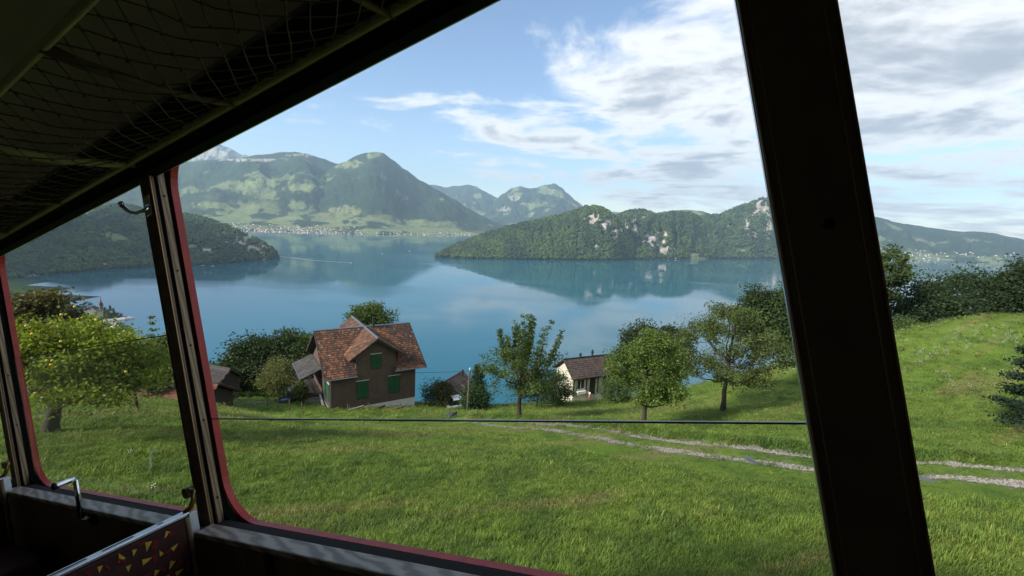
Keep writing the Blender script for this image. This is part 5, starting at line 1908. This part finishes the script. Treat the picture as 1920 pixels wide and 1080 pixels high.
# luggage rack
rack = thing('luggage_rack', 'net luggage rack with two rails hanging above the carriage windows', 'luggage rack', tl(-1.2, .67, .525))
rack.rotation_euler = ROT
RB = np.array([-1.2, .67, .525])
MB().tube([(-4.7, .672, .528), (2.1, .672, .528)], .0095, 10).build('rail', M_RAIL, rack, RB, smooth=True)
MB().tube([(-4.7, .35, .530), (2.1, .35, .530)], .0075, 10).build('rail', M_RAIL, rack, RB, smooth=True)
for k, x in enumerate((-4.30, -3.83, -3.36, -2.88, -2.41, -1.94, -1.485, -.983, -.50, .0, .5, 1.0, 1.5)):
    big = k == 6
    pts = [(x, .348, .532), (x, .40, .520), (x, .52, .512), (x, .62, .517), (x, .685, .524)]
    MB().tube(pts, np.array([.013, .012, .010, .008, .006]) * (1.25 if big else .85), 8).build('bracket', M_CARB if not big else M_RAIL, rack, RB, smooth=True)
net = MB()
r = np.random.default_rng(12)
sagf = lambda y: -.042 * math.sin(math.pi * (y - .355) / .31)
for k in range(112):                                       # cords along and across, knotted
    x = -4.6 + k * .058
    ys = np.linspace(.357, .664, 8)
    ph = r.normal(0, .006, 8)
    net.tube([(x + .75 * (y - .357) + ph[i], y, .530 + sagf(y)) for i, y in enumerate(ys)], .0014, 4, False)
    ph = r.normal(0, .004, 8)
    net.tube([(x + .02 - 1.15 * (y - .357) + ph[i], y, .5285 + sagf(y)) for i, y in enumerate(ys)], .0014, 4, False)
    for q in range(6):
        y = .357 + ((.02 + .058 * q) / 1.9)
        net.blob((x + .75 * (y - .357), y, .529 + sagf(y)), .0034, 5, 3)
tag(net.build('net', M_CORD, rack, RB), kind='stuff')
# coat hook
hk = thing('coat_hook', 'chrome coat hook screwed to the dark window post', 'hook', tl(-1.515, .717, .405))
hk.rotation_euler = ROT
HB = np.array([-1.515, .717, .405])
MB().box((-1.53, .7115, .385), (-1.495, .7175, .445)).build('base_plate', M_CHROME, hk, HB, bevel=.003)
pts = [(-1.50, .712, .408), (-1.505, .698, .398), (-1.525, .688, .394), (-1.548, .682, .402), (-1.565, .678, .418), (-1.572, .676, .428)]
MB().tube(pts, [.006, .006, .0055, .0055, .006, .0065], 8).build('arm', M_CHROME, hk, HB, smooth=True)
MB().blob((-1.573, .676, .431), .0085, 10, 8).build('ball_end', M_CHROME, hk, HB, smooth=True)
# crank handle for the left window
ck = thing('crank_handle', 'chrome window crank with round grip under the left window sill', 'crank', tl(-2.21, .70, -.555))
ck.rotation_euler = ROT
KB = np.array([-2.21, .70, -.555])
MB().tube([(-2.19, .657, -.548), (-2.15, .675, -.552)], .007, 8).build('pivot_shaft', M_CHROME, ck, KB, smooth=True)
MB().tube([(-2.15, .674, -.562), (-2.15, .6855, -.562)], .018, 14).build('base_disc', M_CARBLK, ck, KB)
MB().tube([(-2.155, .652, -.405), (-2.165, .655, -.47), (-2.19, .66, -.545)], [.007, .008, .009], 8).build('arm', M_CHROME, ck, KB, smooth=True)
MB().tube([(-2.17, .603, -.405), (-2.17, .61, -.405), (-2.165, .655, -.402)], [.011, .0095, .0085], 10).build('grip', M_CHROME, ck, KB, smooth=True)
MB().blob((-2.17, .602, -.405), (.0125, .007, .0125), 12, 8).build('grip_cap', M_CARBLK, ck, KB, smooth=True)
# bench seats
M_SEAT = pmat('seat_fabric', (.060, .020, .016), .95, var=.4, scale=40)
M_YEL = pmat('yellow_print', (.60, .42, .05), .95, var=.25, scale=60)
M_REDP = pmat('red_print', (.20, .014, .016), .95, var=.25, scale=60)
M_TRIM = pmat('seat_piping', (.22, .17, .10), .8, var=.3, scale=30)


def bench(dx, dz, label, seed):
    B = np.array([-1.5 + dx, .3, -1.25])
    root = thing('bench_seat', label, 'seat', tl(*B))
    root.rotation_euler = ROT
    o = np.array([dx, 0, dz])
    ob = lambda b, nm, mt_, par=root, bev=0, sm=False: b.build(nm, mt_, par, B, bevel=bev, smooth=sm)
    back = ob(MB().frame_box(o + (-1.520, -.45, -1.15), (.034, 0, 0), (0, 1.108, 0), (0, 0, .665)), 'backrest', M_SEAT, bev=.006)
    bar = ob(MB().frame_box(o + (-1.518, -.45, -.4845), (.030, 0, 0), (0, 1.122, 0), (0, 0, .011)), 'top_bar', M_ALU, bev=.003)
    for y0, y1 in ((.600, .612), (.480, .545), (.36, .45), (.27, .285), (.12, .21), (0, .015), (-.2, -.1)):
        ob(MB().frame_box(o + (-1.506, y0, -.4733), (.006, 0, 0), (0, y1 - y0, 0), (0, 0, .0006)), 'slot', M_RUB, bar)
    r = np.random.default_rng(seed)
    yb, rb = MB(), MB()
    for i in range(-12, 18):
        for j in range(12):
            y = .03 + i * .036 + (j % 2) * .018
            z = -.508 - j * .036
            if y > .640 or y < -.44:
                continue
            an = r.choice([0, 2.1, 4.2]) + r.normal(0, .25)
            s = .0092 * (.8 + .5 * r.random())
            x = -1.4855
            cy0, cz0 = y + r.normal(0, .004), z + r.normal(0, .004)
            tri = [(x, cy0 + s * math.cos(an + q) * f_, cz0 + s * math.sin(an + q) * f_) for q, f_ in ((0, 1.35), (2.3, .9), (3.98, .9))]
            yb.prism([o + p for p in tri], (.0006, 0, 0))
            if r.random() < .7:
                cy0, cz0 = y + .018 + r.normal(0, .004), z + r.normal(0, .008)
                for q in range(2):
                    an2 = r.random() * 3.1
                    d_ = np.array([0, math.cos(an2), math.sin(an2)]) * s * .9
                    e_ = np.array([0, -math.sin(an2), math.cos(an2)]) * s * .28
                    c_ = np.array([x, cy0, cz0])
                    rb.prism([o + c_ - d_ - e_, o + c_ + d_ - e_, o + c_ + d_ + e_, o + c_ - d_ + e_], (.0005 + .0003 * q, 0, 0))
    tag(ob(yb, 'yellow_triangles', M_YEL, back), kind='stuff')
    tag(ob(rb, 'red_marks', M_REDP, back), kind='stuff')
    ob(MB().tube([o + (-1.490, .663, -.485), o + (-1.487, .664, -.60), o + (-1.480, .66, -.75), o + (-1.47, .65, -1.1)], [.008, .0085, .0085, .0085], 8), 'side_piping', M_TRIM, sm=True)
    ob(MB().frame_box(o + (-1.486, -.45, -.86), (.44, 0, 0), (0, 1.10, 0), (0, 0, .12)), 'cushion', M_SEAT, bev=.02)
    ob(MB().frame_box(o + (-1.47, -.40, -1.25), (.40, 0, 0), (0, 1.0, 0), (0, 0, .385)), 'seat_box', M_CARBLK)
    hk_ = ob(MB().tube([o + (-1.500, .665, -.474), o + (-1.488, .675, -.465), o + (-1.478, .682, -.445), o + (-1.482, .686, -.422), o + (-1.500, .69, -.418)], .007, 8), 'latch_hook', M_BRASS, sm=True)
    ob(MB().tube([o + (-1.515, .68, -.428), o + (-1.515, .70, -.428)], .016, 10), 'latch_plate', M_BRASS, hk_)
    ob(MB().frame_box(o + (-1.489, .668, -.55), (.006, 0, 0), (0, .02, 0), (0, 0, .072)), 'corner_bracket', M_ALU)
    return root


bench(0, 0, 'seat back with yellow triangle fabric and aluminium top bar, nearest the camera', 1)
bench(-1.46, .035, 'far seat back at the left edge of the photo with triangle fabric', 2)

# the old coach stands slightly racked on the gradient: everything below the window tops drops a little uphill
for root in (coach,):
    for o in root.children_recursive:
        if o.type == 'MESH' and not o.get('racked'):
            me = o.data
            co = np.empty(len(me.vertices) * 3, np.float32)
            me.vertices.foreach_get('co', co)
            co = co.reshape(-1, 3)
            x, z = co[:, 0] + CB[0], co[:, 2] + CB[2]
            zn = np.where(z < -.40, z * (1 + .040 * (x + 1.45) * sstep(-z, .40, .52)), z)
            co[:, 2] = zn - CB[2]
            me.vertices.foreach_set('co', co.ravel())
            me.update()
